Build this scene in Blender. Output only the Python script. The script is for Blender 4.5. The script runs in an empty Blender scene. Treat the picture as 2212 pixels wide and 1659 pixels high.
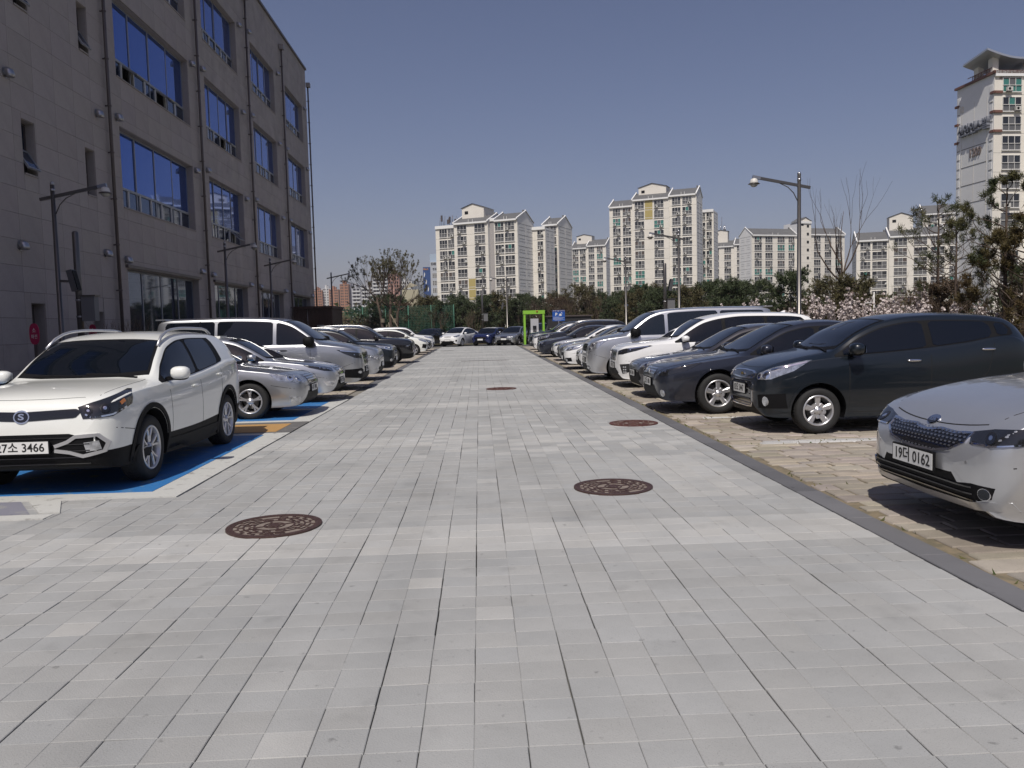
import bpy, bmesh, math, random
import numpy as np
from mathutils import Vector, Matrix
from mathutils.bvhtree import BVHTree
random.seed(7)
PI = math.pi
scene = bpy.context.scene
COL = scene.collection

# ---------------------------------------------------------------- camera
F_PX, ROLL, CAM_H = 1740.0, 0.025, 1.55
th = math.atan(127.3/F_PX); ph = math.atan(67.7/F_PX)
fw = Vector((math.sin(ph)*math.cos(th), math.cos(ph)*math.cos(th), -math.sin(th)))
r0 = Vector((math.cos(ph), -math.sin(ph), 0)); u0 = r0.cross(fw)
rt = r0*math.cos(ROLL) - u0*math.sin(ROLL); up = r0*math.sin(ROLL) + u0*math.cos(ROLL)
cam = bpy.data.cameras.new('camera'); camo = bpy.data.objects.new('camera', cam); COL.objects.link(camo)
M = Matrix((rt, up, -fw)).transposed().to_4x4(); M.translation = Vector((0, 0, CAM_H)); camo.matrix_world = M
cam.sensor_width = 36; cam.lens = F_PX/2212*36; cam.clip_start = .05; cam.clip_end = 6000
scene.camera = camo

# ---------------------------------------------------------------- light
SUN = Vector((-.20, -.65, 1.0)).normalized()      # towards the sun
elev = math.asin(SUN.z); azim = math.atan2(SUN.x, SUN.y)
world = bpy.data.worlds.new('World'); scene.world = world; world.use_nodes = True
wn = world.node_tree; wn.nodes.clear()
sky = wn.nodes.new('ShaderNodeTexSky'); sky.sky_type = 'NISHITA'; sky.sun_disc = False
sky.sun_elevation = elev; sky.sun_rotation = azim % (2*PI); sky.air_density = 1.0; sky.dust_density = 1.5; sky.ozone_density = 2.5
hs = wn.nodes.new('ShaderNodeMix'); hs.data_type = 'RGBA'; hs.blend_type = 'MULTIPLY'; hs.inputs[0].default_value = 1
hs.inputs[7].default_value = (0.765, 0.655, 0.715, 1)
bg = wn.nodes.new('ShaderNodeBackground'); bg.inputs[1].default_value = .094
wo = wn.nodes.new('ShaderNodeOutputWorld')
wn.links.new(sky.outputs[0], hs.inputs[6]); wn.links.new(hs.outputs[2], bg.inputs[0]); wn.links.new(bg.outputs[0], wo.inputs[0])
sl = bpy.data.lights.new('sun', 'SUN'); sl.energy = 3.8; sl.angle = math.radians(.5); sl.color = (1.0, .95, .88)
so = bpy.data.objects.new('sun', sl); COL.objects.link(so); so.rotation_euler = SUN.to_track_quat('Z', 'Y').to_euler()
scene.view_settings.view_transform = 'Standard'; scene.view_settings.look = 'None'
scene.view_settings.exposure = 0.0; scene.view_settings.gamma = 1; scene.view_settings.use_curve_mapping = False

def at(x, y, Y):
    """place seen in direction (x, y) of the surveyed picture, at distance Y along the lane"""
    d = fw + rt*((x-1106)/F_PX) + up*((829.5-y)/F_PX)
    t = Y/d.y
    return Vector((d.x*t, Y, CAM_H + d.z*t))

# ---------------------------------------------------------------- materials
def mat(name, col, rough=.6, metal=0., var=.0, scale=6., bump=0., bscale=40., objvar=0., coat=0., spec=.5, col2=None, coord='Object', attr=False, flake=False, dirt=0.):
    m = bpy.data.materials.get(name)
    if m: return m
    m = bpy.data.materials.new(name); m.use_nodes = True
    nt = m.node_tree; b = nt.nodes['Principled BSDF']; L = nt.links
    b.inputs['Roughness'].default_value = rough; b.inputs['Metallic'].default_value = metal
    b.inputs['Coat Weight'].default_value = coat; b.inputs['Coat Roughness'].default_value = .04
    b.inputs['Specular IOR Level'].default_value = spec
    c = (*col, 1)
    tc = nt.nodes.new('ShaderNodeTexCoord')
    out = None
    rgb = nt.nodes.new('ShaderNodeRGB'); rgb.outputs[0].default_value = c; out = rgb.outputs[0]
    if attr:
        at_ = nt.nodes.new('ShaderNodeAttribute'); at_.attribute_name = 'tint'
        mx = nt.nodes.new('ShaderNodeMix'); mx.data_type = 'RGBA'; mx.blend_type = 'MULTIPLY'; mx.inputs[0].default_value = 1
        L.new(out, mx.inputs[6]); L.new(at_.outputs[0], mx.inputs[7]); out = mx.outputs[2]
    if objvar:
        oi = nt.nodes.new('ShaderNodeObjectInfo')
        mx = nt.nodes.new('ShaderNodeMix'); mx.data_type = 'RGBA'; mx.blend_type = 'MULTIPLY'; mx.inputs[0].default_value = 1
        L.new(out, mx.inputs[6]); L.new(oi.outputs['Color'], mx.inputs[7]); out = mx.outputs[2]
    if var or col2:
        n = nt.nodes.new('ShaderNodeTexNoise'); n.inputs['Scale'].default_value = scale; n.inputs['Detail'].default_value = 6
        n.inputs['Roughness'].default_value = .62
        L.new(tc.outputs[coord], n.inputs['Vector'])
        if col2:
            mx = nt.nodes.new('ShaderNodeMix'); mx.data_type = 'RGBA'
            rp = nt.nodes.new('ShaderNodeMapRange'); rp.inputs[1].default_value = .4; rp.inputs[2].default_value = .6
            L.new(n.outputs[0], rp.inputs[0]); L.new(rp.outputs[0], mx.inputs[0])
            L.new(out, mx.inputs[6]); mx.inputs[7].default_value = (*col2, 1); out = mx.outputs[2]
        else:
            rp = nt.nodes.new('ShaderNodeMapRange'); rp.inputs[1].default_value = .25; rp.inputs[2].default_value = .75
            rp.inputs[3].default_value = 1-var; rp.inputs[4].default_value = 1+var
            L.new(n.outputs[0], rp.inputs[0])
            mx = nt.nodes.new('ShaderNodeMix'); mx.data_type = 'RGBA'; mx.blend_type = 'MULTIPLY'; mx.inputs[0].default_value = 1
            L.new(out, mx.inputs[6]); L.new(rp.outputs[0], mx.inputs[7]); out = mx.outputs[2]
    if dirt:
        n = nt.nodes.new('ShaderNodeTexNoise'); n.inputs['Scale'].default_value = 1.3; n.inputs['Detail'].default_value = 8; n.inputs['Roughness'].default_value = .7
        L.new(tc.outputs[coord], n.inputs['Vector'])
        rp = nt.nodes.new('ShaderNodeMapRange'); rp.inputs[1].default_value = .52; rp.inputs[2].default_value = .75; rp.inputs[3].default_value = 1; rp.inputs[4].default_value = 1-dirt
        L.new(n.outputs[0], rp.inputs[0])
        mx = nt.nodes.new('ShaderNodeMix'); mx.data_type = 'RGBA'; mx.blend_type = 'MULTIPLY'; mx.inputs[0].default_value = 1
        L.new(out, mx.inputs[6]); L.new(rp.outputs[0], mx.inputs[7]); out = mx.outputs[2]
    L.new(out, b.inputs['Base Color'])
    if bump:
        n = nt.nodes.new('ShaderNodeTexNoise'); n.inputs['Scale'].default_value = bscale; n.inputs['Detail'].default_value = 5
        L.new(tc.outputs[coord], n.inputs['Vector'])
        bp = nt.nodes.new('ShaderNodeBump'); bp.inputs['Strength'].default_value = bump; bp.inputs['Distance'].default_value = .01
        L.new(n.outputs[0], bp.inputs['Height']); L.new(bp.outputs[0], b.inputs['Normal'])
    if flake:
        n = nt.nodes.new('ShaderNodeTexNoise'); n.inputs['Scale'].default_value = 9; n.inputs['Detail'].default_value = 4
        L.new(tc.outputs[coord], n.inputs['Vector'])
        rp = nt.nodes.new('ShaderNodeMapRange'); rp.inputs[3].default_value = max(.02, rough-.07); rp.inputs[4].default_value = rough+.09
        L.new(n.outputs[0], rp.inputs[0]); L.new(rp.outputs[0], b.inputs['Roughness'])
    return m

def speckle(name, col, dark, attr=False, obj=False, scale=220., var=.06):
    """concrete paver: fine aggregate speckle, soft blotches, small dark spots"""
    m = mat(name, col, rough=.85, var=var, scale=3.2, attr=attr, objvar=1. if obj else 0., bump=.25, bscale=120., coord='Object')
    nt = m.node_tree; L = nt.links; b = nt.nodes['Principled BSDF']
    geo = nt.nodes.new('ShaderNodeNewGeometry')
    src = b.inputs['Base Color'].links[0].from_socket
    vm_ = nt.nodes.new('ShaderNodeVectorMath'); vm_.operation = 'MULTIPLY'; vm_.inputs[1].default_value = (1.6, .10, 1); L.new(geo.outputs['Position'], vm_.inputs[0])
    for sc, lo, hi, amt in ((scale, .60, .72, dark), (14., .68, .76, .35), (.9, .45, .75, .16), (1.0001, .50, .72, .13), (3.1, .62, .72, .12)):
        n = nt.nodes.new('ShaderNodeTexNoise'); n.inputs['Scale'].default_value = sc; n.inputs['Detail'].default_value = 3
        L.new(vm_.outputs[0] if sc == 1.0001 else geo.outputs['Position'], n.inputs['Vector'])
        rp = nt.nodes.new('ShaderNodeMapRange'); rp.inputs[1].default_value = lo; rp.inputs[2].default_value = hi
        rp.inputs[3].default_value = 1; rp.inputs[4].default_value = 1-amt
        L.new(n.outputs[0], rp.inputs[0])
        mx = nt.nodes.new('ShaderNodeMix'); mx.data_type = 'RGBA'; mx.blend_type = 'MULTIPLY'; mx.inputs[0].default_value = 1
        L.new(src, mx.inputs[6]); L.new(rp.outputs[0], mx.inputs[7]); src = mx.outputs[2]
    L.new(src, b.inputs['Base Color'])
    return m

MT = dict(
 wall=mat('granite_cladding', (.375, .33, .305), .75, var=.16, scale=1.2, bump=.15, bscale=30, objvar=1, dirt=.22),
 wallf=mat('granite_cladding_field', (.375, .33, .305), .75, var=.16, scale=1.2, bump=.15, bscale=30, attr=True, dirt=.22),
 joint=mat('dark_joint', (.06, .055, .052), .9),
 reveal=mat('granite_reveal', (.32, .285, .265), .8, var=.08),
 bglass=mat('blue_coated_glass', (.065, .15, .47), .03, metal=.8, var=.05, scale=.5),
 bglass_low=mat('dark_coated_glass', (.07, .10, .17), .03, metal=.8, var=.05, scale=.5),
 alu=mat('aluminium_frame', (.30, .31, .33), .45, metal=.3),
 steel=mat('brushed_steel', (.42, .42, .43), .28, metal=.9, var=.1),
 steel_dark=mat('dark_steel_pipe', (.11, .09, .085), .4, metal=.3, var=.15, scale=2),
 bronze=mat('dark_bronze_post', (.15, .14, .13), .3, metal=.75),
 black=mat('black_plastic', (.007, .007, .008), .6, spec=.15),
 blackg=mat('gloss_black', (.010, .010, .012), .12, coat=.6),
 rubber=mat('tyre_rubber', (.016, .016, .016), .78, var=.25, scale=9, bump=.3, bscale=60),
 alloy=mat('alloy_rim', (.62, .62, .63), .3, metal=.75, flake=True),
 alloyd=mat('dark_alloy', (.03, .03, .032), .3, metal=.5),
 disc=mat('brake_disc', (.10, .095, .09), .5, metal=.6),
 glass=mat('tinted_glass', (.004, .006, .010), .02, spec=.55),
 glass2=mat('clear_tinted_glass', (.010, .015, .022), .02, spec=.6),
 chrome=mat('chrome', (.78, .78, .80), .08, metal=1),
 lamp=mat('headlight_housing', (.50, .51, .53), .12, metal=.75, coat=.8, var=.6, scale=16),
 lampd=mat('dark_headlight_housing', (.02, .021, .024), .08, metal=.2, coat=1),
 reflector=mat('lamp_reflector', (.9, .9, .92), .06, metal=1),
 amber=mat('amber_lens', (.7, .22, .03), .15, coat=1),
 red=mat('tail_lamp_red', (.35, .015, .015), .12, coat=1),
 plate=mat('white_plate', (.72, .72, .70), .4),
 ink=mat('black_ink', (.01, .01, .01), .6),
 seam=mat('panel_gap', (.008, .008, .008), .8),
 white_trim=mat('white_frame', (.66, .65, .62), .5),
 paver=speckle('paver_piece', (.358, .360, .350), .42, obj=True),
 paverf=speckle('paver_field', (.358, .360, .350), .42, attr=True),
 sand=mat('joint_sand', (.21, .195, .165), .95, var=.3, scale=25, bump=.4),
 stone=speckle('sandstone_block', (.36, .32, .27), .35, obj=True, scale=90, var=.16),
 stonef=speckle('sandstone_field', (.36, .32, .27), .35, attr=True, scale=90, var=.16),
 kerb=speckle('dark_granite_kerb', (.135, .135, .14), .3, obj=True),
)
# ---------------------------------------------------------------- object helpers
def link(o, parent=None):
    COL.objects.link(o)
    if parent is not None: o.parent = parent
    return o
def tag(o, label=None, cat=None, group=None, kind=None):
    if label: o['label'] = label
    if cat: o['category'] = cat
    if group: o['group'] = group
    if kind: o['kind'] = kind
    return o
def empty(name, loc=(0, 0, 0), rz=0, label=None, cat=None, group=None, parent=None):
    o = bpy.data.objects.new(name, None); o.location = loc; o.rotation_euler = (0, 0, rz); o.empty_display_size = .2
    link(o, parent); return tag(o, label, cat, group)
class MB:
    def __init__(s): s.v = []; s.f = []; s.m = []; s.mats = []; s.sm = []; s.tint = []
    def mi(s, m):
        if isinstance(m, str): m = MT[m]
        if m not in s.mats: s.mats.append(m)
        return s.mats.index(m)
    def add(s, vs, fs, m, smooth=False, tint=None):
        o = len(s.v); k = s.mi(m)
        s.v += [tuple(v) for v in vs]
        for f in fs:
            s.f.append([i+o for i in f]); s.m.append(k); s.sm.append(smooth); s.tint.append(tint or (1, 1, 1))
    def box(s, x0, x1, y0, y1, z0, z1, m, tint=None, nobot=False):
        v = [(x, y, z) for x in (x0, x1) for y in (y0, y1) for z in (z0, z1)]
        f = [[0, 1, 3, 2], [4, 6, 7, 5], [0, 4, 5, 1], [2, 3, 7, 6], [1, 5, 7, 3]]
        if not nobot: f.append([0, 2, 6, 4])
        s.add(v, f, m, tint=tint)
    def obox(s, c, ax, hx, hy, hz, m):
        """box with centre c, axes matrix ax (3 vectors), half sizes"""
        v = [Vector(c)+ax[0]*(i*hx)+ax[1]*(j*hy)+ax[2]*(k*hz) for i in (-1, 1) for j in (-1, 1) for k in (-1, 1)]
        s.add(v, [[0, 1, 3, 2], [4, 6, 7, 5], [0, 4, 5, 1], [2, 3, 7, 6], [1, 5, 7, 3], [0, 2, 6, 4]], m)
    def bar(s, a, b, w, m, h=None):
        a, b = Vector(a), Vector(b); d = (b-a); L = d.length; d.normalize()
        u = d.cross(Vector((0, 0, 1)));
        if u.length < 1e-3: u = Vector((1, 0, 0))
        u.normalize(); n = d.cross(u)
        s.obox((a+b)/2, (d, u, n), L/2, w/2, (h or w)/2, m)
    def tube(s, pts, rad, m, n=8, cap=True, smooth=True):
        pts = [Vector(p) for p in pts]
        if not hasattr(rad, '__len__'): rad = [rad]*len(pts)
        vs = []; fs = []
        prev = None
        for i, p in enumerate(pts):
            d = (pts[min(i+1, len(pts)-1)] - pts[max(i-1, 0)])
            if d.length < 1e-6: d = Vector((0, 0, 1))
            d.normalize()
            if prev is None:
                a = d.cross(Vector((0, 0, 1)) if abs(d.z) < .9 else Vector((1, 0, 0)))
            else: a = prev - d*prev.dot(d)
            a.normalize(); prev = a; b = d.cross(a)
            for k in range(n):
                t = 2*PI*k/n; vs.append(p + (a*math.cos(t)+b*math.sin(t))*rad[i])
        for i in range(len(pts)-1):
            for k in range(n):
                k2 = (k+1) % n; fs.append([i*n+k, i*n+k2, (i+1)*n+k2, (i+1)*n+k])
        if cap: fs += [list(range(n))[::-1], [(len(pts)-1)*n+k for k in range(n)]]
        s.add(vs, fs, m, smooth)
    def lathe(s, prof, m, n=24, axis='z', c=(0, 0, 0), smooth=True, a0=0, a1=2*PI):
        full = abs(a1-a0-2*PI) < 1e-6; vs = []; fs = []
        N = n if full else n+1
        for r, h in prof:
            for k in range(N):
                t = a0+(a1-a0)*k/n; x, y = r*math.cos(t), r*math.sin(t)
                p = (x, y, h) if axis == 'z' else (x, h, y)
                vs.append((p[0]+c[0], p[1]+c[1], p[2]+c[2]))
        for i in range(len(prof)-1):
            for k in range(n):
                k2 = (k+1) % N; fs.append([i*N+k, i*N+k2, (i+1)*N+k2, (i+1)*N+k] if axis == 'z' else [i*N+k, (i+1)*N+k, (i+1)*N+k2, i*N+k2])
        s.add(vs, fs, m, smooth)
    def sellip(s, c, r, m, e=.6, n=12, ax=None):
        """super-ellipsoid: a rounded block"""
        def pw(x, p): return math.copysign(abs(x)**p, x)
        vs = []; fs = []
        for i in range(n+1):
            f = -PI/2+PI*i/n
            for k in range(2*n):
                t = PI*k/n
                v = Vector((r[0]*pw(math.cos(f), e)*pw(math.cos(t), e), r[1]*pw(math.cos(f), e)*pw(math.sin(t), e), r[2]*pw(math.sin(f), e)))
                if ax: v = ax @ v
                vs.append(v+Vector(c))
        for i in range(n):
            for k in range(2*n):
                k2 = (k+1) % (2*n); fs.append([i*2*n+k, i*2*n+k2, (i+1)*2*n+k2, (i+1)*2*n+k])
        s.add(vs, fs, m, True)
    def mesh(s, name):
        me = bpy.data.meshes.new(name); me.from_pydata(s.v, [], s.f)
        for m in s.mats: me.materials.append(m)
        me.polygons.foreach_set('material_index', s.m)
        me.polygons.foreach_set('use_smooth', s.sm)
        if any(t != (1, 1, 1) for t in s.tint):
            a = me.attributes.new('tint', 'FLOAT_COLOR', 'FACE')
            a.data.foreach_set('color', [c for t in s.tint for c in (*t, 1)])
        me.update(); return me
    def build(s, name, parent=None, loc=None, rz=0, **tg):
        o = bpy.data.objects.new(name, s.mesh(name)); link(o, parent)
        if loc is not None: o.location = loc
        o.rotation_euler = (0, 0, rz)
        return tag(o, **tg)
def inst(name, me, parent=None, loc=(0, 0, 0), rot=(0, 0, 0), scale=(1, 1, 1), color=None):
    o = bpy.data.objects.new(name, me); o.location = loc; o.rotation_euler = rot; o.scale = scale
    if color: o.color = (*color, 1)
    return link(o, parent)
def copy_tree(o, parent=None):
    c = o.copy(); link(c, parent)
    for ch in list(o.children): copy_tree(ch, c)
    return c
def text_mesh(txt, size, m, depth=.002, align='CENTER', bold=0.):
    cu = bpy.data.curves.new('lettering', 'FONT'); cu.body = txt; cu.size = size; cu.extrude = depth
    cu.align_x = align; cu.align_y = 'CENTER'; cu.offset = bold; cu.resolution_u = 3
    o = bpy.data.objects.new('lettering', cu); COL.objects.link(o)
    dg = bpy.context.evaluated_depsgraph_get()
    me = bpy.data.meshes.new_from_object(o.evaluated_get(dg)); me.name = 'lettering'
    me.materials.clear(); me.materials.append(MT[m] if isinstance(m, str) else m)
    bpy.data.objects.remove(o); return me
# ================================================================ GROUND
g = MB()
g.add([(-3000, -600, -.12), (3000, -600, -.12), (3000, 4500, -.12), (-3000, 4500, -.12)], [[0, 1, 2, 3]],
      mat('dry_ground', (.13, .115, .075), .95, var=.3, scale=.05, coord='Object', col2=(.06, .075, .035)))
g.build('ground', kind='structure')

rnd = random.Random(3)
PW, PL = .203, .186
BANDS = [.9, 5.85, 15.95, 20.6, 25.5, 30.6, 35.4, 40.2, 45, 50, 55]
MANH = [(-1.67, 6.38, .37), (1.22, 7.46, .37), (2.32, 12.17, .37), (.5, 19.64, .37)]
def in_band(y, x):
    for b in BANDS:
        if abs(y-b) < .44: return True
    if 9.5 < y < 12.2:                       # the patched, scattered band
        c = 11.0 if x < -.8 else 10.6
        if x < -.8: return abs(y-c) < .5
        return rnd.random() < (.62 if abs(y-c-.1) < .8 else .2)
    return False
def paver_tone(x, y):
    if in_band(y, x): b = 1.19
    elif 1.7 < x < 2.6 and 7.0 < y < 9.2: b = 1.15
    elif rnd.random() < (.018 if y < 9 else .05): b = 1.20
    else: b = 1.0
    b *= rnd.uniform(.955, 1.045)
    w = rnd.uniform(-.008, .008) + (.010 if b > 1.1 else 0)
    return (b*(1+w), b, b*(1-w*1.3))
base = MB(); base.box(-9.2, 9.6, -2.5, 62.5, -.10, -.030, 'sand')
pavement = base.build('pavement', kind='structure')
def lump(x0, x1, y0, y1, h=0., g=.0035, bev=.004, dz=(0, 0, 0, 0)):
    z = [h+d for d in dz]
    v = [(x0, y0, -.03), (x1, y0, -.03), (x1, y1, -.03), (x0, y1, -.03),
         (x0, y0, z[0]-bev), (x1, y0, z[1]-bev), (x1, y1, z[2]-bev), (x0, y1, z[3]-bev),
         (x0+bev, y0+bev, z[0]), (x1-bev, y0+bev, z[1]), (x1-bev, y1-bev, z[2]), (x0+bev, y1-bev, z[3])]
    f = [[8, 9, 10, 11]] + [[a, (a+1) % 4, (a+1) % 4+4, a+4] for a in range(4)] + [[a+4, (a+1) % 4+4, (a+1) % 4+8, a+8] for a in range(4)]
    return v, f
pm = []
for k in range(8):
    gx, gy = PW/2-rnd.uniform(.0005, .0015), PL/2-rnd.uniform(.0006, .0018)
    t = MB(); v, f = lump(-gx, gx, -gy, gy, dz=[rnd.uniform(-.0016, .0016) for _ in range(4)], bev=.003); t.add(v, f, 'paver'); pm.append(t.mesh('paver'))
pool = []
fld = MB()
xcols = [2.78-PW*(i+.5) for i in range(46)]
nrow = int(62/PL)
colshift = [[.0016*math.sin(j*.21+i*1.7)+.0012*math.sin(j*.63+i*2.9) for j in range(400)] for i in range(len(xcols))]
for j in range(nrow):
    y = 1.0+PL*(j+.5)
    rowdrift = rnd.uniform(-.0015, .0015)
    for i, xc in enumerate(xcols):
        left = -2.99 if y > 7.62 else -6.6
        if xc-PW/2 < left-.02: continue
        x = xc+colshift[i][j]+rowdrift+rnd.uniform(-.0008, .0008)
        if any((x-mx)**2+(y-my)**2 < (mr*.62)**2 for mx, my, mr in MANH): continue
        tone = paver_tone(x, y)
        d = math.hypot(x, y)
        vis = abs(x-.04*y) < .66*y+.12 and y > 2.3
        if vis: pool.append((d, x, y, tone))
        else: pool.append((1e3+d, x, y, tone))
pool.sort()
for n_, (d, x, y, tone) in enumerate(pool):
    if n_ < 300:
        inst('paver', pm[rnd.randrange(8)], pavement, (x, y, rnd.uniform(-.0012, .0012)), (0, 0, rnd.uniform(-.006, .006)), color=tone)
    else:
        gx, gy = PW/2-rnd.uniform(.0005, .0018), PL/2-rnd.uniform(.0006, .0020)
        h = rnd.uniform(-.0015, .0015)
        v, f = lump(x-gx, x+gx, y-gy, y+gy, h=h, dz=[rnd.uniform(-.0015, .0015) for _ in range(4)], bev=.003)
        fld.add(v, f, 'paverf', tint=tone)
fld.build('paver_field', pavement, kind='stuff')

# kerb strips of dark granite slabs
def kerb(x0, x1, y0, y1, name):
    b = MB(); b.box(x0-.02, x1+.02, y0, y1, -.08, -.02, 'joint'); k = b.build(name, kind='structure')
    sm = []
    for q in range(3):
        t = MB(); v, f = lump(-(x1-x0)/2+.002, (x1-x0)/2-.002, -.497, .497, bev=.006); t.add(v, f, 'kerb'); sm.append(t.mesh('kerb_stone'))
    y = y0+.5
    while y < y1:
        c = rnd.uniform(.85, 1.2); inst('kerb_stone', sm[rnd.randrange(3)], k, ((x0+x1)/2, y, .004+rnd.uniform(-.001, .002)), color=(c, c, c*1.02)); y += 1.0
    return k
kerb(2.79, 3.0, -1.0, 58.0, 'kerb_right')
kerb(-3.12, -2.91, 21.5, 58.0, 'kerb_left')

# stone block bays
def bays(x0, x1, y0, y1, name, paint=None, near=300):
    b = MB(); b.box(x0, x1, y0, y1, -.028, -.013, mat('sandy_joint', (.23, .185, .12), .95, var=.35, scale=9, col2=(.15, .13, .085), bump=.6, bscale=70))
    root = b.build(name, kind='structure')
    P = []
    y = y0
    while y < y1-.1:
        m = (y-1.8) % 2.65
        line = m < .17
        h = .13 if line else rnd.choice((.15, .18, .21, .24))
        x = x0+rnd.uniform(0, .12)
        while x < x1-.08:
            w = .42 if line else rnd.choice((.22, .30, .36, .44, .5))*rnd.uniform(.9, 1.1)
            w = min(w, x1-x)
            if w < .1: break
            gp = .006 if line else rnd.uniform(.008, .018)
            t = rnd.uniform(.78, 1.18)
            c = (t, t*rnd.uniform(.96, 1.02), t*rnd.uniform(.90, 1.04))
            if line and .3 < x-x0 < 5.2: c = (1.35*t, 1.5*t, 1.72*t)
            if paint: c = paint(x+w/2, y+h/2, c)
            P.append((math.hypot(x, y) + (0 if -.66*y < x < .70*y+.3 else 1000), x+gp, x+w-gp, y+gp*.8, y+h-gp*.8, c)); x += w
        y += h
    P.sort(); fm = MB()
    for k, (d, a, c_, e, f_, col) in enumerate(P):
        bev = .009
        dz = [rnd.uniform(-.004, .004) for _ in range(4)]
        if k < near and d < 900:
            t = MB(); cx, cy = (a+c_)/2, (e+f_)/2
            v, f = lump(a-cx, c_-cx, e-cy, f_-cy, dz=dz, bev=bev); t.add(v, f, 'stone')
            inst('stone_block', t.mesh('stone_block'), root, (cx, cy, 0), color=col)
        else:
            v, f = lump(a, c_, e, f_, dz=dz, bev=bev); fm.add(v, f, 'stonef', tint=col)
    fm.build('stone_block_field', root, kind='stuff')
    return root
bays(3.02, 8.9, .8, 58.0, 'parking_bays_right')
bays(-8.9, -3.16, 17.9, 58.0, 'parking_bays_left', near=120)
bays(-8.9, -2.91, 7.66, 17.88, 'painted_parking_bays', paint=lambda x, y, c: (.85*c[0], .95*c[1], 1.15*c[2]), near=60)

# painted markings (thin sheets over the blocks)
def worn(name, col, col2, sc=5., thr=.6):
    m = mat(name, col, .7, var=.0, col2=col2, scale=sc, bump=.5, bscale=30)
    for n in m.node_tree.nodes:
        if n.type == 'MAP_RANGE': n.inputs[1].default_value = thr; n.inputs[2].default_value = thr+.08
    return m
blue_p = worn('blue_floor_paint', (.025, .155, .40), (.11, .21, .31), 5., .56)
white_p = worn('white_floor_paint', (.50, .50, .47), (.30, .29, .27), 6., .58)
orange_p = worn('orange_floor_paint', (.44, .25, .085), (.33, .22, .11), 5., .6)
grey_p = worn('lilac_grey_paint', (.21, .21, .25), (.27, .27, .27), 3., .55)
dgrey_p = worn('dark_grey_paint', (.13, .125, .12), (.19, .18, .17), 3., .55)
def sheet(name, poly, m, z):
    """paint laid over the blocks with the block joints kept as small steps"""
    xs0, xs1 = min(p[0] for p in poly), max(p[0] for p in poly)
    b = MB(); n = len(poly)
    b.add([(x, y, z) for x, y in poly]+[(x, y, z-.012) for x, y in poly], [list(range(n))]+[[i+n, (i+1) % n+n, (i+1) % n, i] for i in range(n)], m)
    b.build(name, kind='structure')
Z1, Z2 = .007, .011
sheet('painted_marking_blue', [(-8.6, 7.95), (-3.25, 7.95), (-3.25, 12.05), (-8.6, 12.05)], blue_p, Z2)
sheet('painted_marking_white', [(-8.8, 7.68), (-2.92, 7.68), (-2.92, 12.3), (-8.8, 12.3)], white_p, Z1)
sheet('painted_marking_lilac', [(-8.8, 7.12), (-3.98, 7.12), (-4.35, 7.66), (-8.8, 7.66)], grey_p, Z1)
sheet('painted_marking_white', [(-8.8, 6.9), (-3.75, 6.9), (-3.75, 7.08), (-8.8, 7.08)], white_p, Z1)
sheet('painted_marking_white', [(-3.9, 7.125), (-3.72, 7.125), (-3.98, 7.66), (-4.28, 7.66)], white_p, Z2)
sheet('painted_marking_grey', [(-8.8, 12.33), (-2.92, 12.33), (-2.92, 13.72), (-8.8, 13.72)], dgrey_p, Z1)
sheet('painted_marking_orange', [(-8.2, 12.42), (-3.16, 12.42), (-3.16, 13.45), (-8.2, 13.45)], orange_p, Z2)
sheet('painted_marking_white', [(-8.8, 13.75), (-2.92, 13.75), (-2.92, 17.86), (-8.8, 17.86)], white_p, Z1)
sheet('painted_marking_blue', [(-8.6, 13.98), (-3.25, 13.98), (-3.25, 15.72), (-8.6, 15.72)], blue_p, Z2)
sheet('painted_marking_blue', [(-8.6, 15.95), (-3.25, 15.95), (-3.25, 17.62), (-8.6, 17.62)], blue_p, Z2)

# strips beyond the bays and the cross lane at the far end
def flat(name, x0, x1, y0, y1, z0, z1, m):
    b = MB(); b.box(x0, x1, y0, y1, z0, z1, m); return b.build(name, kind='structure')
soil = mat('bare_soil', (.12, .09, .06), .95, var=.35, scale=2, col2=(.07, .075, .03), bump=.7, bscale=20)
flat('planting_bed_right', 9.35, 19, -2, 64, -.1, .03, soil)
flat('planting_bed_far', -16, 60, 68.6, 90, -.1, .05, soil)
flat('pavement_left', -12.0, -9.25, -2, 62, -.1, -.004, mat('sidewalk_concrete', (.24, .23, .22), .85, var=.15, scale=1.5, bump=.3))
flat('far_road', -16, 60, 62.6, 68.4, -.1, -.01, mat('asphalt', (.055, .055, .057), .9, var=.2, scale=3, bump=.4))
kb = MB(); kb.box(8.95, 9.15, 1, 62, -.1, .12, 'kerb'); kb.box(9.15, 9.33, 1, 62, -.1, .10, 'kerb'); kb.build('kerb_planting_bed', kind='structure')

# iron drain slot across the lane
b = MB(); b.box(-.84, 1.3, 35.7, 36.0, -.02, .006, 'joint')
dr = b.build('drain_channel', label='long narrow dark iron drain grate set across the far lane', cat='drain')
b = MB()
for k in range(40): b.box(-.82+k*.0525, -.80+k*.0525+.01, 35.72, 35.98, .006, .010, 'steel_dark')
b.build('grate_bars', dr, kind='stuff')
b = MB(); b.box(-2.5, -1.7, 51.6, 52.0, -.02, .006, 'joint')
for k in range(12): b.box(-2.46+k*.063, -2.43+k*.063, 51.63, 51.97, .006, .011, 'steel_dark')
b.build('drain_cover', label='small dark rectangular drain cover near the far left end of the lane', cat='drain')

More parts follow.
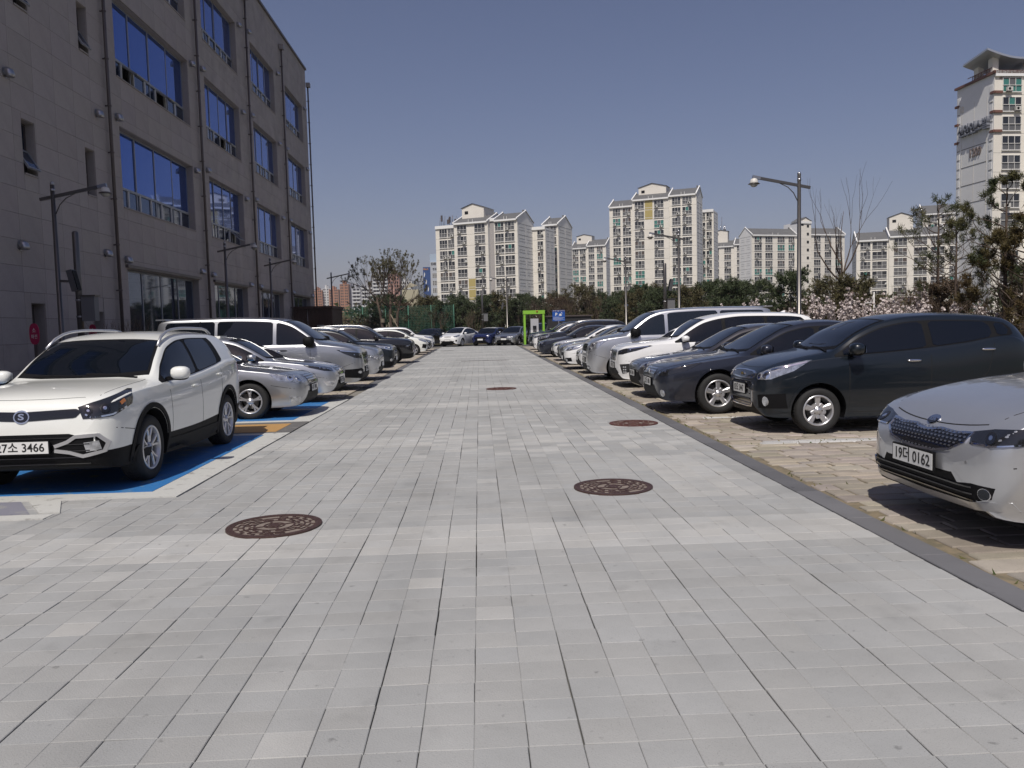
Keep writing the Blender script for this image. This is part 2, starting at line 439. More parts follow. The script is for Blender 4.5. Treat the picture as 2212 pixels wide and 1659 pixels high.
# manhole covers
iron = mat('rusty_cast_iron', (.075, .042, .036), .55, metal=.25, var=.3, scale=18, bump=.5, bscale=150)
dust = mat('dusty_iron_recess', (.20, .165, .14), .9, var=.3, scale=12, bump=.3)
iron2 = mat('rust_red_cast_iron', (.115, .045, .035), .6, metal=.2, var=.35, scale=14, bump=.5, bscale=150)
def manhole(x, y, r, rz, label, im):
    root = empty('manhole_cover', (x, y, .005), rz, label, 'manhole', 'round iron covers in the lane')
    b = MB(); b.lathe([(0, .002), (r*.93, .002)], dust, 48); b.build('cover_plate', root)
    b = MB(); b.lathe([(r*.925, -.02), (r*.925, .008), (r*.93, .009), (r*1.0, .009), (r*1.0, -.02)], im, 56, smooth=False); b.build('frame_ring', root)
    b = MB()
    def ring(a, c, t0=0, t1=2*PI, n=40): b.lathe([(a, .002), (a, .0075), (c, .0075), (c, .002)], im, n, a0=t0, a1=t1, smooth=False)
    ring(0.0001, r*.13); ring(r*.19, r*.225); ring(r*.40, r*.435); ring(r*.62, r*.655); ring(r*.855, r*.925)
    def rad(a, c, t, w=.016):
        d = Vector((math.cos(t), math.sin(t), 0)); n_ = Vector((-d.y, d.x, 0)); b.obox(d*(a+c)/2+Vector((0, 0, .0047)), (d, n_, Vector((0, 0, 1))), (c-a)/2, w/2, .0027, im)
    for k in range(4): rad(r*.13, r*.44, PI/2*k+.2)
    for k in range(8): rad(r*.43, r*.64, PI/4*k+.4, .014)
    for k in range(12):
        t = PI/6*k
        ring(r*.50, r*.535, t+.06, t+.34, 6); rad(r*.50, r*.60, t+.34, .012); rad(r*.44, r*.52, t+.06, .012)
    for k in range(16):
        t = PI/8*k
        if k in (12, 13, 4): continue
        rad(r*.65, r*.76, t, .014); ring(r*.735, r*.77, t, t+.22, 5); rad(r*.74, r*.87, t+.22, .014)
    b.build('cast_pattern', root)
    p = text_mesh('오수', .085, im, .003, bold=.003); inst('lettering', p, root, (0, -r*.745, .004))
manhole(*MANH[0], .25, 'brown patterned round iron manhole cover, nearest, at the lower left of the lane', iron)
manhole(*MANH[1], .1, 'brown patterned round iron manhole cover right of the lane centre, second nearest', iron)
manhole(*MANH[2], .5, 'rust red round iron manhole cover near the right kerb beside the dark sedan', iron2)
manhole(*MANH[3], .9, 'rust red round iron manhole cover farthest up the lane centre', iron2)

# fallen leaves and dry weeds in the joints
b = MB(); wd = mat('dry_weeds', (.20, .17, .07), .9, col2=(.07, .11, .03), scale=3)
for k in range(1100):
    q = rnd.random()
    if q < .10: x, y = 3.03+abs(rnd.gauss(0, .02)), rnd.uniform(2.5, 40)
    else: x, y = rnd.uniform(3.1, 8.5), 1.8+2.65*rnd.randrange(0, 14)+rnd.choice((-.01, .17))+rnd.gauss(0, .03)
    a = rnd.uniform(0, PI); l = rnd.uniform(.01, .035); h = rnd.uniform(.006, .03)
    dx, dy = math.cos(a)*l, math.sin(a)*l
    b.add([(x-dx, y-dy, -.01), (x+dx*.4, y+dy*.4, -.01), (x+dx, y+dy, h)], [[0, 1, 2]], wd)
b.build('weeds', kind='stuff', label='dry weeds and moss growing in the stone joints', cat='weeds')
# ================================================================ THE STONE CLAD BUILDING (left)
WX = -12.0; BY0, BY1, BH = 4.0, 59.9, 20.25
rb = random.Random(5)
bld = empty('office_building', (WX, 30, 0), 0, 'large grey stone clad building with blue glass windows along the left', 'building')
def brel(v): return (v[0]-WX, v[1]-30, v[2])
OPEN = []   # (y0, y1, z0, z1, kind)
cols = {'A': (28.38, 35.42), 'B': (37.5, 42.78), 'C': (45.38, 50.5), 'D': (53.28, 58.4)}
for c, (a, e) in cols.items():
    OPEN.append((a, e, 1.48, 3.82, 'g'))
    OPEN.append((a, e, 5.9, 8.62, 'w')); OPEN.append((a, e, 10.28, 13.0, 'w')); OPEN.append((a, e, 14.65, 17.25, 'w'))
for (a, e) in ((22.34, 23.0), (25.83, 26.46)):
    for z in (5.92, 10.32, 14.7): OPEN.append((a, e, z, z+1.44, 's'))
OPEN.append((22.25, 22.95, .1, 2.46, 'd')); OPEN.append((25.75, 26.45, .1, 2.3, 'd'))
for z in (5.92, 10.32, 14.7): OPEN.append((12.0, 17.5, z, z+2.7, 'w'))
# backing wall with openings: grid split
ys = sorted({BY0, BY1} | {v for o in OPEN for v in o[:2]}); zs = sorted({0, BH} | {v for o in OPEN for v in o[2:4]})
b = MB()
def inside(y, z): return any(o[0] < y < o[1] and o[2] < z < o[3] for o in OPEN)
for i in range(len(ys)-1):
    j = 0
    while j < len(zs)-1:
        if inside((ys[i]+ys[i+1])/2, (zs[j]+zs[j+1])/2): j += 1; continue
        k = j
        while k+1 < len(zs)-1 and not inside((ys[i]+ys[i+1])/2, (zs[k+1]+zs[k+2])/2): k += 1
        y0, y1, z0, z1 = ys[i], ys[i+1], zs[j], zs[k+1]
        b.add([brel((WX-.03, y0, z0)), brel((WX-.03, y1, z0)), brel((WX-.03, y1, z1)), brel((WX-.03, y0, z1))], [[0, 1, 2, 3]], 'joint')
        j = k+1
# the rest of the volume
x1 = WX-.45; x0 = WX-26
vv = [brel(p) for p in ((x1, BY0, 0), (x0, BY0, 0), (x0, BY1, 0), (x1, BY1, 0), (x1, BY0, BH-.3), (x0, BY0, BH-.3), (x0, BY1, BH-.3), (x1, BY1, BH-.3))]
b.add(vv, [[0, 1, 5, 4], [1, 2, 6, 5], [2, 3, 7, 6], [4, 5, 6, 7]], 'wall')
b.add([brel(p) for p in ((WX-.03, BY0, 0), (x1, BY0, 0), (x1, BY0, BH), (WX-.03, BY0, BH))], [[0, 1, 2, 3]], 'wall')
b.add([brel(p) for p in ((WX-.03, BY1, 0), (x1, BY1, 0), (x1, BY1, BH), (WX-.03, BY1, BH))], [[3, 2, 1, 0]], 'wall')
b.add([brel(p) for p in ((x1-3.2, BY0, 0), (x1-3.2, BY1, 0), (x1-3.2, BY1, BH), (x1-3.2, BY0, BH))], [[0, 1, 2, 3]], mat('interior_wall', (.20, .19, .18), .9))
for z in (0.1, 4.6, 9.0, 13.4, 17.8): b.box(*[x1-3.2-WX, x1+.04-WX], BY0-30, BY1-30, z, z+.3, mat('interior_floor', (.16, .15, .14), .9))
b.build('backing_wall', bld)
b = MB(); b.box(WX-.5-WX, .10, BY0-30, BY1-30+.05, BH-.08, BH+.06, mat('coping_metal', (.16, .14, .14), .5, metal=.4)); b.box(-26, -.5, BY1-30-.5, BY1-30+.05, BH-.08, BH+.06, 'steel_dark'); b.build('coping', bld)
# cladding panels
PH, PWD = .685, 1.12
cells = []
z = 0.0; row = 0
while z < BH-.12:
    zt = min(z+PH, BH-.08)
    y = BY0+.02
    while y < BY1-.05:
        yt = min(y+PWD, BY1-.02)
        rects = [(y, yt, z, zt)]
        for o in OPEN:
            nr = []
            for (a, c, e, f) in rects:
                if a >= o[1] or c <= o[0] or e >= o[3] or f <= o[2]: nr.append((a, c, e, f)); continue
                if a < o[0]: nr.append((a, o[0], e, f))
                if c > o[1]: nr.append((o[1], c, e, f))
                a2, c2 = max(a, o[0]), min(c, o[1])
                if e < o[2]: nr.append((a2, c2, e, o[2]))
                if f > o[3]: nr.append((a2, c2, o[3], f))
            rects = nr
        for q in rects:
            if q[1]-q[0] > .03 and q[3]-q[2] > .03: cells.append(q)
        y = yt
    z = zt; row += 1
def pan_vis(c):
    y, z = (c[0]+c[1])/2, (c[2]+c[3])/2
    if y < 20.3 or z < 1.4: return 1e6
    if (z-1.5)*1.0 > .46*math.hypot(y, 12)*1.08: return 1e6
    return math.hypot(y, z)
cells.sort(key=pan_vis)
fm = MB()
for k, (a, c, e, f) in enumerate(cells):
    t = rb.uniform(.955, 1.04); col = (t, t*rb.uniform(.99, 1.01), t*rb.uniform(.98, 1.02))
    gp = .004
    if k < 300:
        m = MB(); hy, hz = (c-a)/2, (f-e)/2
        m.box(-.03, 0, -hy+gp, hy-gp, -hz+gp, hz-gp, 'wall')
        inst('stone_panel', m.mesh('stone_panel'), bld, brel((WX, (a+c)/2, (e+f)/2)), color=col)
    else:
        p0 = brel((WX-.03, a+gp, e+gp)); p1 = brel((WX, c-gp, f-gp)); dx = 0
        fm.box(p0[0], p1[0], p0[1], p1[1], p0[2], p1[2], 'wallf', tint=col)
fm.build('stone_panel_field', bld, kind='stuff')
# windows
def sash(root, y0, y1, z0, z1, ang, x=-.30, m='bglass_low'):
    """top hung sash, hinged at its top edge, opening outwards"""
    b = MB(); w = .05; h = z1-z0
    b.box(-.03, .02, y0, y1, -w, 0, 'alu'); b.box(-.03, .02, y0, y1, -h, -h+w, 'alu'); b.box(-.03, .02, y0, y0+w, -h+w, -w, 'alu'); b.box(-.03, .02, y1-w, y1, -h+w, -w, 'alu')
    fr = b.build('opened_sash', root); fr.location = (x, 0, z1); fr.rotation_euler = (0, -ang, 0)
    b = MB(); b.box(-.012, .0, y0+w, y1-w, -h+w, -w, m); b.build('pane', fr)
openings_ajar = {(28.38, 10.28): [(1, 1.0), (4, 1.0)], (37.5, 10.28): [(3, 1.0)], (53.28, 14.65): [(0, .5)], (37.5, 5.9): [(4, .8)]}
for (y0, y1, z0, z1, kd) in OPEN:
    cy = (y0+y1)/2
    w = empty('window' if kd != 'd' else 'doorway', (0, cy-30, 0), parent=bld)
    a, c = y0-cy, y1-cy; R = -.34
    b = MB()   # reveal + frame
    b.box(R, -.031, a-.001, a+.012, z0, z1, 'reveal'); b.box(R, -.031, c-.012, c+.001, z0, z1, 'reveal')
    b.box(R, -.031, a+.012, c-.012, z1-.012, z1+.001, 'reveal'); b.box(R, .03, a+.012, c-.012, z0-.03, z0+.014, 'reveal')
    b.build('reveal', w)
    xf0, xf1 = R+.02, R+.09
    fr = MB()
    if kd in 'wg':
        n = 4 if (y1-y0) < 6 or kd == 'w' else 4
        zb = z0+.72 if kd == 'w' else z0+.06
        fr.box(xf0, xf1, a+.02, c-.02, z0+.02, z0+.07, 'alu'); fr.box(xf0, xf1, a+.02, c-.02, z1-.07, z1-.02, 'alu')
        if kd == 'w': fr.box(xf0, xf1+.02, a+.02, c-.02, zb-.04, zb+.04, 'alu')
        ws = (c-a-.04)/n
        for k in range(n+1):
            y = a+.02+k*ws; fr.box(xf0, xf1-.005, max(a+.02, y-.03), min(c-.02, y+.03), z0+.07, z1-.07, 'alu')
        f_o = fr.build('frame', w)
        for k in range(n):
            y = a+.02+k*ws
            t = MB(); t.box(R+.05, R+.06, y+.03, y+ws-.03, zb+.04, z1-.07, 'bglass' if kd == 'w' else 'bglass_low'); p = t.build('pane', w)
            p.rotation_euler = (0, rb.uniform(-.002, .002), rb.uniform(-.003, .003))
        if kd == 'w':
            ns = 7 if y1-y0 > 6 else 6 if y1-y0 > 5.2 else 5
            ww = (c-a-.04)/ns; fb = MB()
            ajar = dict(openings_ajar.get((y0, z0), []))
            for k in range(ns):
                y = a+.02+k*ww
                if k: fb.box(xf0, xf1+.02, y-.03, y+.03, z0+.07, zb-.04, 'white_trim')
                if k in ajar: sash(w, y+.03, y+ww-.03, z0+.07, zb-.04, ajar[k], R+.11)
                else:
                    t = MB(); t.box(R+.05, R+.06, y+.03, y+ww-.03, z0+.07, zb-.04, 'bglass_low'); t.build('pane', w)
            fb.build('lower_mullion', w)
        else:
            hd = MB(); hd.box(-.04, .10, a-.15, c+.1, z1+.02, z1+.12, 'steel_dark'); hd.build('head_trim', w)
    elif kd == 's':
        zm = z0+.70
        fr.box(xf0, xf1, a+.015, c-.015, z0+.02, z0+.06, 'steel_dark'); fr.box(xf0, xf1, a+.015, c-.015, z1-.06, z1-.02, 'steel_dark')
        fr.box(xf0, xf1, a+.015, a+.05, z0+.06, z1-.06, 'steel_dark'); fr.box(xf0, xf1, c-.05, c-.015, z0+.06, z1-.06, 'steel_dark'); fr.box(xf0, xf1, a+.05, c-.05, zm-.02, zm+.02, 'steel_dark')
        fr.build('frame', w)
        t = MB(); t.box(R+.04, R+.05, a+.05, c-.05, zm+.02, z1-.06, 'bglass_low'); t.build('pane', w)
        if z0 < 12 and (z0 < 7 or True) and not (y0 > 25 and z0 < 7):
            sash(w, a+.03, c-.03, z0+.05, zm-.02, .55, R+.12)
        else:
            t = MB(); t.box(R+.04, R+.05, a+.05, c-.05, z0+.06, zm-.02, 'bglass_low'); t.build('pane', w)
    else:
        fr.box(R+.0, R+.03, a+.015, c-.015, z0, z1-.015, 'steel_dark'); fr.build('door', w)
# down pipes
for (y, zt) in ((27.42, 19.6), (36.35, 19.4), (44.3, 19.0), (52.2, 19.05), (60.02, 19.0), (18.5, 19)):
    b = MB(); b.tube([(.13, y-30, .1), (.13, y-30, zt)], .055, 'steel_dark', 10)
    if y < 60.3: pp = b.build('downpipe', bld)
    b = MB(); b.box(.02, .30, y-30-.16, y-30+.16, zt, zt+.3, mat('rain_hopper', (.30, .28, .27), .5, metal=.5)); b.build('rain_hopper', pp)
    b = MB()
    for z in np.arange(1.5, zt, 1.5): b.lathe([(.06, z), (.075, z), (.075, z+.05), (.06, z+.05)], 'steel_dark', 10, c=(.13, y-30, 0)); b.box(.0, .12, y-30-.02, y-30+.02, z, z+.04, 'steel_dark')
    b.build('pipe_clamp', pp)
# exhaust vent hoods
vm = MB()
vm.tube([(0, 0, .02), (.08, 0, .03), (.13, 0, -.0), (.15, 0, -.07), (.155, 0, -.14)], [.14, .145, .15, .145, .13], 'steel', 12)
vm.tube([(0, 0, 0), (.012, 0, 0)], .17, 'steel', 16, smooth=False)
vme = vm.mesh('vent_hood')
vents = [(21.9, 3.96), (21.75, 8.35), (21.6, 12.9), (26.79, 4.19), (26.75, 8.6), (26.7, 12.9), (28.2, 8.85), (28.1, 13.1), (28.3, 4.1), (35.75, 4.2), (35.7, 8.5), (35.75, 13.0), (37.2, 8.8), (37.1, 13.2), (37.2, 4.15), (43.2, 4.0), (43.15, 8.45), (43.2, 12.9), (43.2, 17.3), (45.0, 8.7), (44.95, 13.2), (45.0, 17.6), (45.1, 4.0), (50.9, 4.0), (50.95, 8.5), (50.9, 13.0), (51.2, 17.3), (52.9, 8.6), (52.9, 13.1), (52.85, 4.0), (58.9, 4.0), (58.9, 8.5), (58.9, 13.0), (58.85, 17.2)]
for (y, z) in vents:
    o = inst('vent_hood', vme, bld, (0.0, y-30, z), scale=(.82, .82, .82))
# ================================================================ CARS
def pchip(pts):
    xs = np.array([p[0] for p in pts], float); ys = np.array([p[1] for p in pts], float)
    h = np.diff(xs); d = np.diff(ys)/h; m = np.zeros(len(xs))
    m[0], m[-1] = d[0], d[-1]
    for i in range(1, len(xs)-1):
        if d[i-1]*d[i] > 0:
            w1, w2 = 2*h[i]+h[i-1], h[i]+2*h[i-1]; m[i] = (w1+w2)/(w1/d[i-1]+w2/d[i])
    def f(x):
        x = min(max(x, xs[0]), xs[-1]); i = min(int(np.searchsorted(xs, x, side='right'))-1, len(xs)-2); i = max(i, 0)
        t = (x-xs[i])/h[i]
        return float((2*t**3-3*t**2+1)*ys[i]+(t**3-2*t*t+t)*h[i]*m[i]+(-2*t**3+3*t*t)*ys[i+1]+(t**3-t*t)*h[i]*m[i+1])
    return f

TYPES = {
 'sedan': dict(L=4.75, W=1.84, H=1.46, fa=.93, wb=2.80, wr=.325, track=.79, cowl=1.34, head=2.18, pb=2.58, pc=3.42, pd=None, s_end=3.80, rw0=3.42, rw1=4.1,
   top=[(0, .58), (.025, .66), (.08, .72), (.20, .775), (.45, .83), (.9, .90), (1.34, .965), (1.42, 1.0), (1.8, 1.22), (2.15, 1.385), (2.5, 1.45), (2.8, 1.46), (3.3, 1.41), (3.8, 1.22), (4.12, 1.10), (4.5, 1.07), (4.68, 1.0), (4.75, .75)],
   belt=[(0, .55), (.06, .66), (.25, .745), (.5, .80), (.9, .855), (1.35, .905), (2.5, .925), (3.6, .96), (4.3, .98), (4.65, .90), (4.75, .70)],
   rail=[(0, .38), (.08, .62), (.3, .74), (.8, .80), (1.34, .82), (1.8, .735), (2.2, .665), (2.7, .645), (3.3, .64), (3.8, .70), (4.1, .76), (4.5, .74), (4.75, .4)]),
 'hatch': dict(L=3.62, W=1.60, H=1.49, fa=.74, wb=2.38, wr=.293, track=.70, cowl=.90, head=1.62, pb=2.16, pc=3.0, pd=None, s_end=3.22, rw0=3.18, rw1=3.5,
   top=[(0, .60), (.02, .70), (.07, .79), (.16, .86), (.35, .93), (.65, 1.0), (.93, 1.055), (1.0, 1.09), (1.3, 1.29), (1.65, 1.43), (2.0, 1.485), (2.3, 1.495), (2.9, 1.475), (3.28, 1.42), (3.46, 1.25), (3.56, .95), (3.62, .7)],
   belt=[(0, .57), (.05, .70), (.2, .82), (.5, .90), (.93, .95), (1.8, 1.01), (2.6, 1.09), (3.2, 1.17), (3.45, 1.08), (3.55, .9), (3.62, .66)],
   rail=[(0, .40), (.06, .60), (.25, .73), (.6, .80), (.95, .82), (1.3, .77), (1.65, .705), (2.1, .685), (2.9, .675), (3.3, .66), (3.5, .7), (3.62, .45)]),
 'suv': dict(L=4.44, W=1.80, H=1.60, fa=.86, wb=2.60, wr=.335, track=.775, cowl=1.18, head=1.86, pb=2.30, pc=3.18, pd=3.86, s_end=3.14, rw0=4.16, rw1=4.38,
   top=[(0, .66), (.02, .80), (.06, .90), (.16, .965), (.4, 1.02), (.8, 1.06), (1.18, 1.09), (1.26, 1.13), (1.55, 1.33), (1.9, 1.50), (2.3, 1.575), (2.7, 1.59), (3.4, 1.58), (4.0, 1.53), (4.22, 1.42), (4.32, 1.15), (4.41, .95), (4.44, .7)],
   belt=[(0, .60), (.05, .80), (.2, .91), (.5, .965), (1.18, 1.0), (2.2, 1.03), (3.2, 1.08), (3.9, 1.13), (4.25, 1.10), (4.4, .92), (4.44, .66)],
   rail=[(0, .42), (.05, .66), (.2, .76), (.7, .82), (1.18, .835), (1.55, .78), (1.9, .72), (2.4, .70), (3.4, .69), (4.05, .67), (4.3, .74), (4.44, .5)]),
 'bigsuv': dict(L=4.78, W=1.89, H=1.69, fa=.93, wb=2.78, wr=.36, track=.81, cowl=1.30, head=2.0, pb=2.42, pc=3.32, pd=4.1, s_end=3.28, rw0=4.45, rw1=4.70,
   top=[(0, .70), (.02, .84), (.06, .95), (.18, 1.03), (.5, 1.09), (.9, 1.13), (1.30, 1.16), (1.4, 1.21), (1.7, 1.42), (2.05, 1.59), (2.5, 1.67), (3.0, 1.69), (3.8, 1.67), (4.35, 1.6), (4.55, 1.45), (4.68, 1.2), (4.75, .95), (4.78, .75)],
   belt=[(0, .62), (.05, .84), (.2, .96), (.5, 1.02), (1.3, 1.06), (2.4, 1.08), (3.4, 1.12), (4.2, 1.18), (4.6, 1.1), (4.72, .92), (4.78, .70)],
   rail=[(0, .42), (.05, .66), (.2, .76), (.7, .82), (1.3, .83), (1.7, .77), (2.05, .71), (2.6, .69), (3.6, .68), (4.35, .66), (4.6, .72), (4.78, .5)]),
 'mpv': dict(L=4.95, W=1.93, H=1.73, fa=.93, wb=2.90, wr=.355, track=.83, cowl=1.32, head=2.02, pb=2.5, pc=3.5, pd=4.42, s_end=3.46, rw0=4.6, rw1=4.88,
   top=[(0, .64), (.02, .80), (.06, .92), (.18, 1.0), (.5, 1.06), (.9, 1.11), (1.32, 1.16), (1.4, 1.2), (1.75, 1.44), (2.08, 1.60), (2.5, 1.69), (3.0, 1.73), (4.0, 1.71), (4.55, 1.64), (4.72, 1.5), (4.85, 1.25), (4.92, .95), (4.95, .75)],
   belt=[(0, .58), (.05, .80), (.2, .93), (.5, .99), (1.3, 1.03), (2.4, 1.05), (3.4, 1.08), (4.4, 1.14), (4.75, 1.08), (4.9, .9), (4.95, .70)],
   rail=[(0, .40), (.05, .64), (.2, .75), (.7, .81), (1.32, .83), (1.7, .77), (2.05, .72), (2.6, .70), (3.8, .69), (4.5, .665), (4.8, .72), (4.95, .5)]),
 'van': dict(mir=1.6, L=5.14, W=1.92, H=1.925, fa=.88, wb=3.20, wr=.345, track=.83, cowl=1.02, head=1.80, pb=2.12, pc=3.55, pd=4.82, s_end=3.50, rw0=4.98, rw1=5.1,
   top=[(0, .60), (.02, .80), (.06, .96), (.14, 1.06), (.35, 1.15), (.7, 1.22), (1.02, 1.28), (1.1, 1.33), (1.4, 1.56), (1.75, 1.78), (2.05, 1.865), (2.5, 1.905), (3.2, 1.925), (4.6, 1.915), (4.95, 1.87), (5.06, 1.7), (5.11, 1.2), (5.14, .7)],
   belt=[(0, .56), (.04, .80), (.12, .98), (.3, 1.07), (.7, 1.13), (1.1, 1.17), (2.2, 1.18), (4.6, 1.19), (4.95, 1.17), (5.1, 1.0), (5.14, .66)],
   rail=[(0, .42), (.05, .66), (.15, .76), (.5, .82), (1.02, .85), (1.4, .81), (1.75, .775), (2.2, .765), (4.7, .76), (5.0, .74), (5.14, .6)]),
 'boxy': dict(L=4.1, W=1.79, H=1.61, fa=.82, wb=2.55, wr=.325, track=.775, cowl=1.10, head=1.66, pb=2.1, pc=2.95, pd=3.62, s_end=2.92, rw0=3.95, rw1=4.06,
   top=[(0, .62), (.02, .78), (.06, .90), (.16, .98), (.5, 1.03), (1.10, 1.10), (1.18, 1.15), (1.45, 1.38), (1.72, 1.53), (2.1, 1.59), (2.6, 1.61), (3.5, 1.59), (3.88, 1.54), (3.98, 1.35), (4.05, 1.0), (4.1, .7)],
   belt=[(0, .58), (.05, .80), (.2, .92), (.6, .98), (1.1, 1.02), (2.2, 1.05), (3.3, 1.09), (3.9, 1.12), (4.03, .95), (4.1, .66)],
   rail=[(0, .42), (.05, .66), (.2, .77), (.7, .83), (1.1, .85), (1.45, .80), (1.75, .745), (2.4, .73), (3.6, .72), (3.95, .72), (4.1, .55)]),
 'prius': dict(L=4.46, W=1.745, H=1.49, fa=.92, wb=2.70, wr=.31, track=.76, cowl=1.06, head=2.0, pb=2.45, pc=3.25, pd=None, s_end=3.6, rw0=3.6, rw1=4.2,
   top=[(0, .60), (.025, .70), (.08, .77), (.2, .83), (.5, .91), (.8, .97), (1.06, 1.03), (1.14, 1.07), (1.6, 1.31), (2.0, 1.44), (2.4, 1.49), (2.7, 1.48), (3.3, 1.41), (3.9, 1.26), (4.25, 1.14), (4.38, 1.0), (4.46, .7)],
   belt=[(0, .57), (.06, .69), (.25, .79), (.5, .85), (1.05, .91), (2.4, .95), (3.5, 1.02), (4.2, 1.05), (4.38, .9), (4.46, .68)],
   rail=[(0, .40), (.08, .62), (.3, .74), (.7, .80), (1.06, .82), (1.6, .74), (2.0, .675), (2.6, .65), (3.4, .65), (4.0, .67), (4.3, .7), (4.46, .45)]),
}
PLAN = [(0, .50), (.02, .64), (.06, .755), (.13, .85), (.25, .915), (.45, .96), (.8, .99), (1.2, 1.0)]

def make_spec(t, **kw):
    s = dict(TYPES[t]); s.update(kw)
    if 'dz' in kw:   # scale of the upper body
        pass
    return s

class Shape:
    def __init__(S, sp, paint):
        S.sp = sp; L, W = sp['L'], sp['W']; S.L, S.W = L, W
        S.top, S.belt = pchip(sp['top']), pchip(sp['belt'])
        S.rail = pchip([(a, b*W/2*1.0) for a, b in sp['rail']])
        plan = [(a, b) for a, b in sp.get('plan', PLAN)] + [(L-1.1, 1.0), (L-.6, .975), (L-.3, .93), (L-.12, .86), (L-.04, .76), (L, .55)]
        S.plan = pchip([(a, b*W/2) for a, b in plan])
        lip = sp.get('lip', .20)
        S.bot = pchip([(0, .46), (.015, .36), (.05, .29), (.12, lip+.02), (.3, lip), (sp['fa'], lip-.01), (L/2, .19), (L-.8, .22), (L-.2, .27), (L-.05, .36), (L, .5)])
        S.body_mesh(paint)
    def ring(S, s):
        w, zt, zb, zs = S.plan(s), S.top(s), S.bot(s), min(S.belt(s), S.top(s)-.012)
        wr = min(S.rail(s), w*.97)
        cr = .030 + .03*min(1, max(0, (S.top(s)-1.0)/.4))
        zr = max(zt-cr, zs+.004)
        h = zs-zb
        up_ = zr-zs
        k = .94 if up_ > .15 else .96
        tuck = S.sp.get('tuck', .94)
        P = [(0, zb), (w*.60, zb), (w*(tuck-.03), zb+.005), (w*tuck, zb+.035), (w*.985, zb+.30*h), (w, zb+.55*h), (w*.992, zb+.80*h), (w*.968, zs-.035*min(1, h)), (w*k, zs),
             ]
        a = (w*k, zs); q = (wr, zr)
        P += [(a[0]+(q[0]-a[0])*.12, a[1]+(q[1]-a[1])*.16), (a[0]+(q[0]-a[0])*.45, a[1]+(q[1]-a[1])*.55), (a[0]+(q[0]-a[0])*.85, a[1]+(q[1]-a[1])*.90),
              (wr*.985, zr+(zt-zr)*.12), (wr*.88, zr+(zt-zr)*.45), (wr*.5, zr+(zt-zr)*.88), (0, zt)]
        return P
    def body_mesh(S, paint):
        L = S.L
        st = [0, .008, .02, .035, .055, .08, .11, .15, .2, .26, .33, .41, .5]
        st = st + list(np.arange(.6, L-.5, .085)) + [L-x for x in (.45, .36, .28, .21, .15, .10, .06, .03, .012, 0)]
        vs = []; fs = []; nr = None
        for s in st:
            P = S.ring(s)
            # subdivide along the ring with Catmull-Rom
            Q = []
            n = len(P)
            for i in range(n-1):
                p0 = P[i-1] if i else (-P[1][0], P[1][1]); p1, p2 = P[i], P[i+1]; p3 = P[i+2] if i+2 < n else (-P[n-2][0], P[n-2][1])
                for t in (0, .333, .667):
                    t2, t3 = t*t, t*t*t
                    Q.append(tuple(.5*((2*p1[k])+(-p0[k]+p2[k])*t+(2*p0[k]-5*p1[k]+4*p2[k]-p3[k])*t2+(-p0[k]+3*p1[k]-3*p2[k]+p3[k])*t3) for k in (0, 1)))
            Q.append(P[-1])
            full = Q + [(-y, z) for y, z in reversed(Q[1:-1])]
            nr = len(full)
            dxc = 0.
            for (y, z) in full:
                vs.append((L/2-s, y, z))
        for i in range(len(st)-1):
            for k in range(nr):
                k2 = (k+1) % nr; fs.append([i*nr+k, (i+1)*nr+k, (i+1)*nr+k2, i*nr+k2])
        fs.append([k for k in range(nr)]); fs.append([(len(st)-1)*nr+k for k in range(nr)][::-1])
        me = bpy.data.meshes.new('body'); me.from_pydata(vs, [], fs)
        bm = bmesh.new(); bm.from_mesh(me); bmesh.ops.recalc_face_normals(bm, faces=bm.faces)
        S.bvh = BVHTree.FromBMesh(bm); bm.to_mesh(me); bm.free()
        me.materials.append(paint); me.materials.append(MT['black'])
        kd = 12 if S.sp.get('cladding') else 6
        for i in range(len(st)-1):
            for k in range(nr):
                if k < kd or k >= nr-kd: me.polygons[i*nr+k].material_index = 1
        # wheel wells
        body = bpy.data.objects.new('body', me); COL.objects.link(body)
        sp = S.sp; R = sp['wr']*1.17; cut = []
        for ax in (sp['fa'], sp['fa']+sp['wb']):
            for sg in (1, -1):
                c = MB(); y0, y1 = sg*(S.W/2-.34), sg*(S.W/2+.2)
                if y0 > y1: y0, y1 = y1, y0
                n = 40; x = L/2-ax; z0 = sp['wr']+.01
                vv = [(x+R*math.cos(2*PI*k/n), y0, z0+R*math.sin(2*PI*k/n)) for k in range(n)]+[(x+R*math.cos(2*PI*k/n), y1, z0+R*math.sin(2*PI*k/n)) for k in range(n)]
                c.add(vv, [[k, (k+1) % n, (k+1) % n+n, k+n] for k in range(n)]+[list(range(n))[::-1], [k+n for k in range(n)]], 'black')
                cut.append(c)
        cm = MB()
        for c in cut: cm.add(c.v, c.f, 'black')
        cme = cm.mesh('cut'); b2 = bmesh.new(); b2.from_mesh(cme); bmesh.ops.recalc_face_normals(b2, faces=b2.faces); b2.to_mesh(cme); b2.free()
        co = bpy.data.objects.new('cut', cme); COL.objects.link(co)
        md = body.modifiers.new('b', 'BOOLEAN'); md.object = co; md.operation = 'DIFFERENCE'; md.solver = 'EXACT'; md.material_mode = 'TRANSFER'
        dg = bpy.context.evaluated_depsgraph_get(); dg.update()
        res = bpy.data.meshes.new_from_object(body.evaluated_get(dg))
        bpy.data.objects.remove(body); bpy.data.objects.remove(co)
        bm = bmesh.new(); bm.from_mesh(res)
        for f in bm.faces: f.smooth = True
        for e in bm.edges:
            if len(e.link_faces) == 2 and e.calc_face_angle(0) > .62: e.smooth = False
            if len(e.link_faces) == 2 and e.link_faces[0].material_index != e.link_faces[1].material_index: e.smooth = False
        bm.to_mesh(res); bm.free(); res.name = 'body'
        S.mesh = res
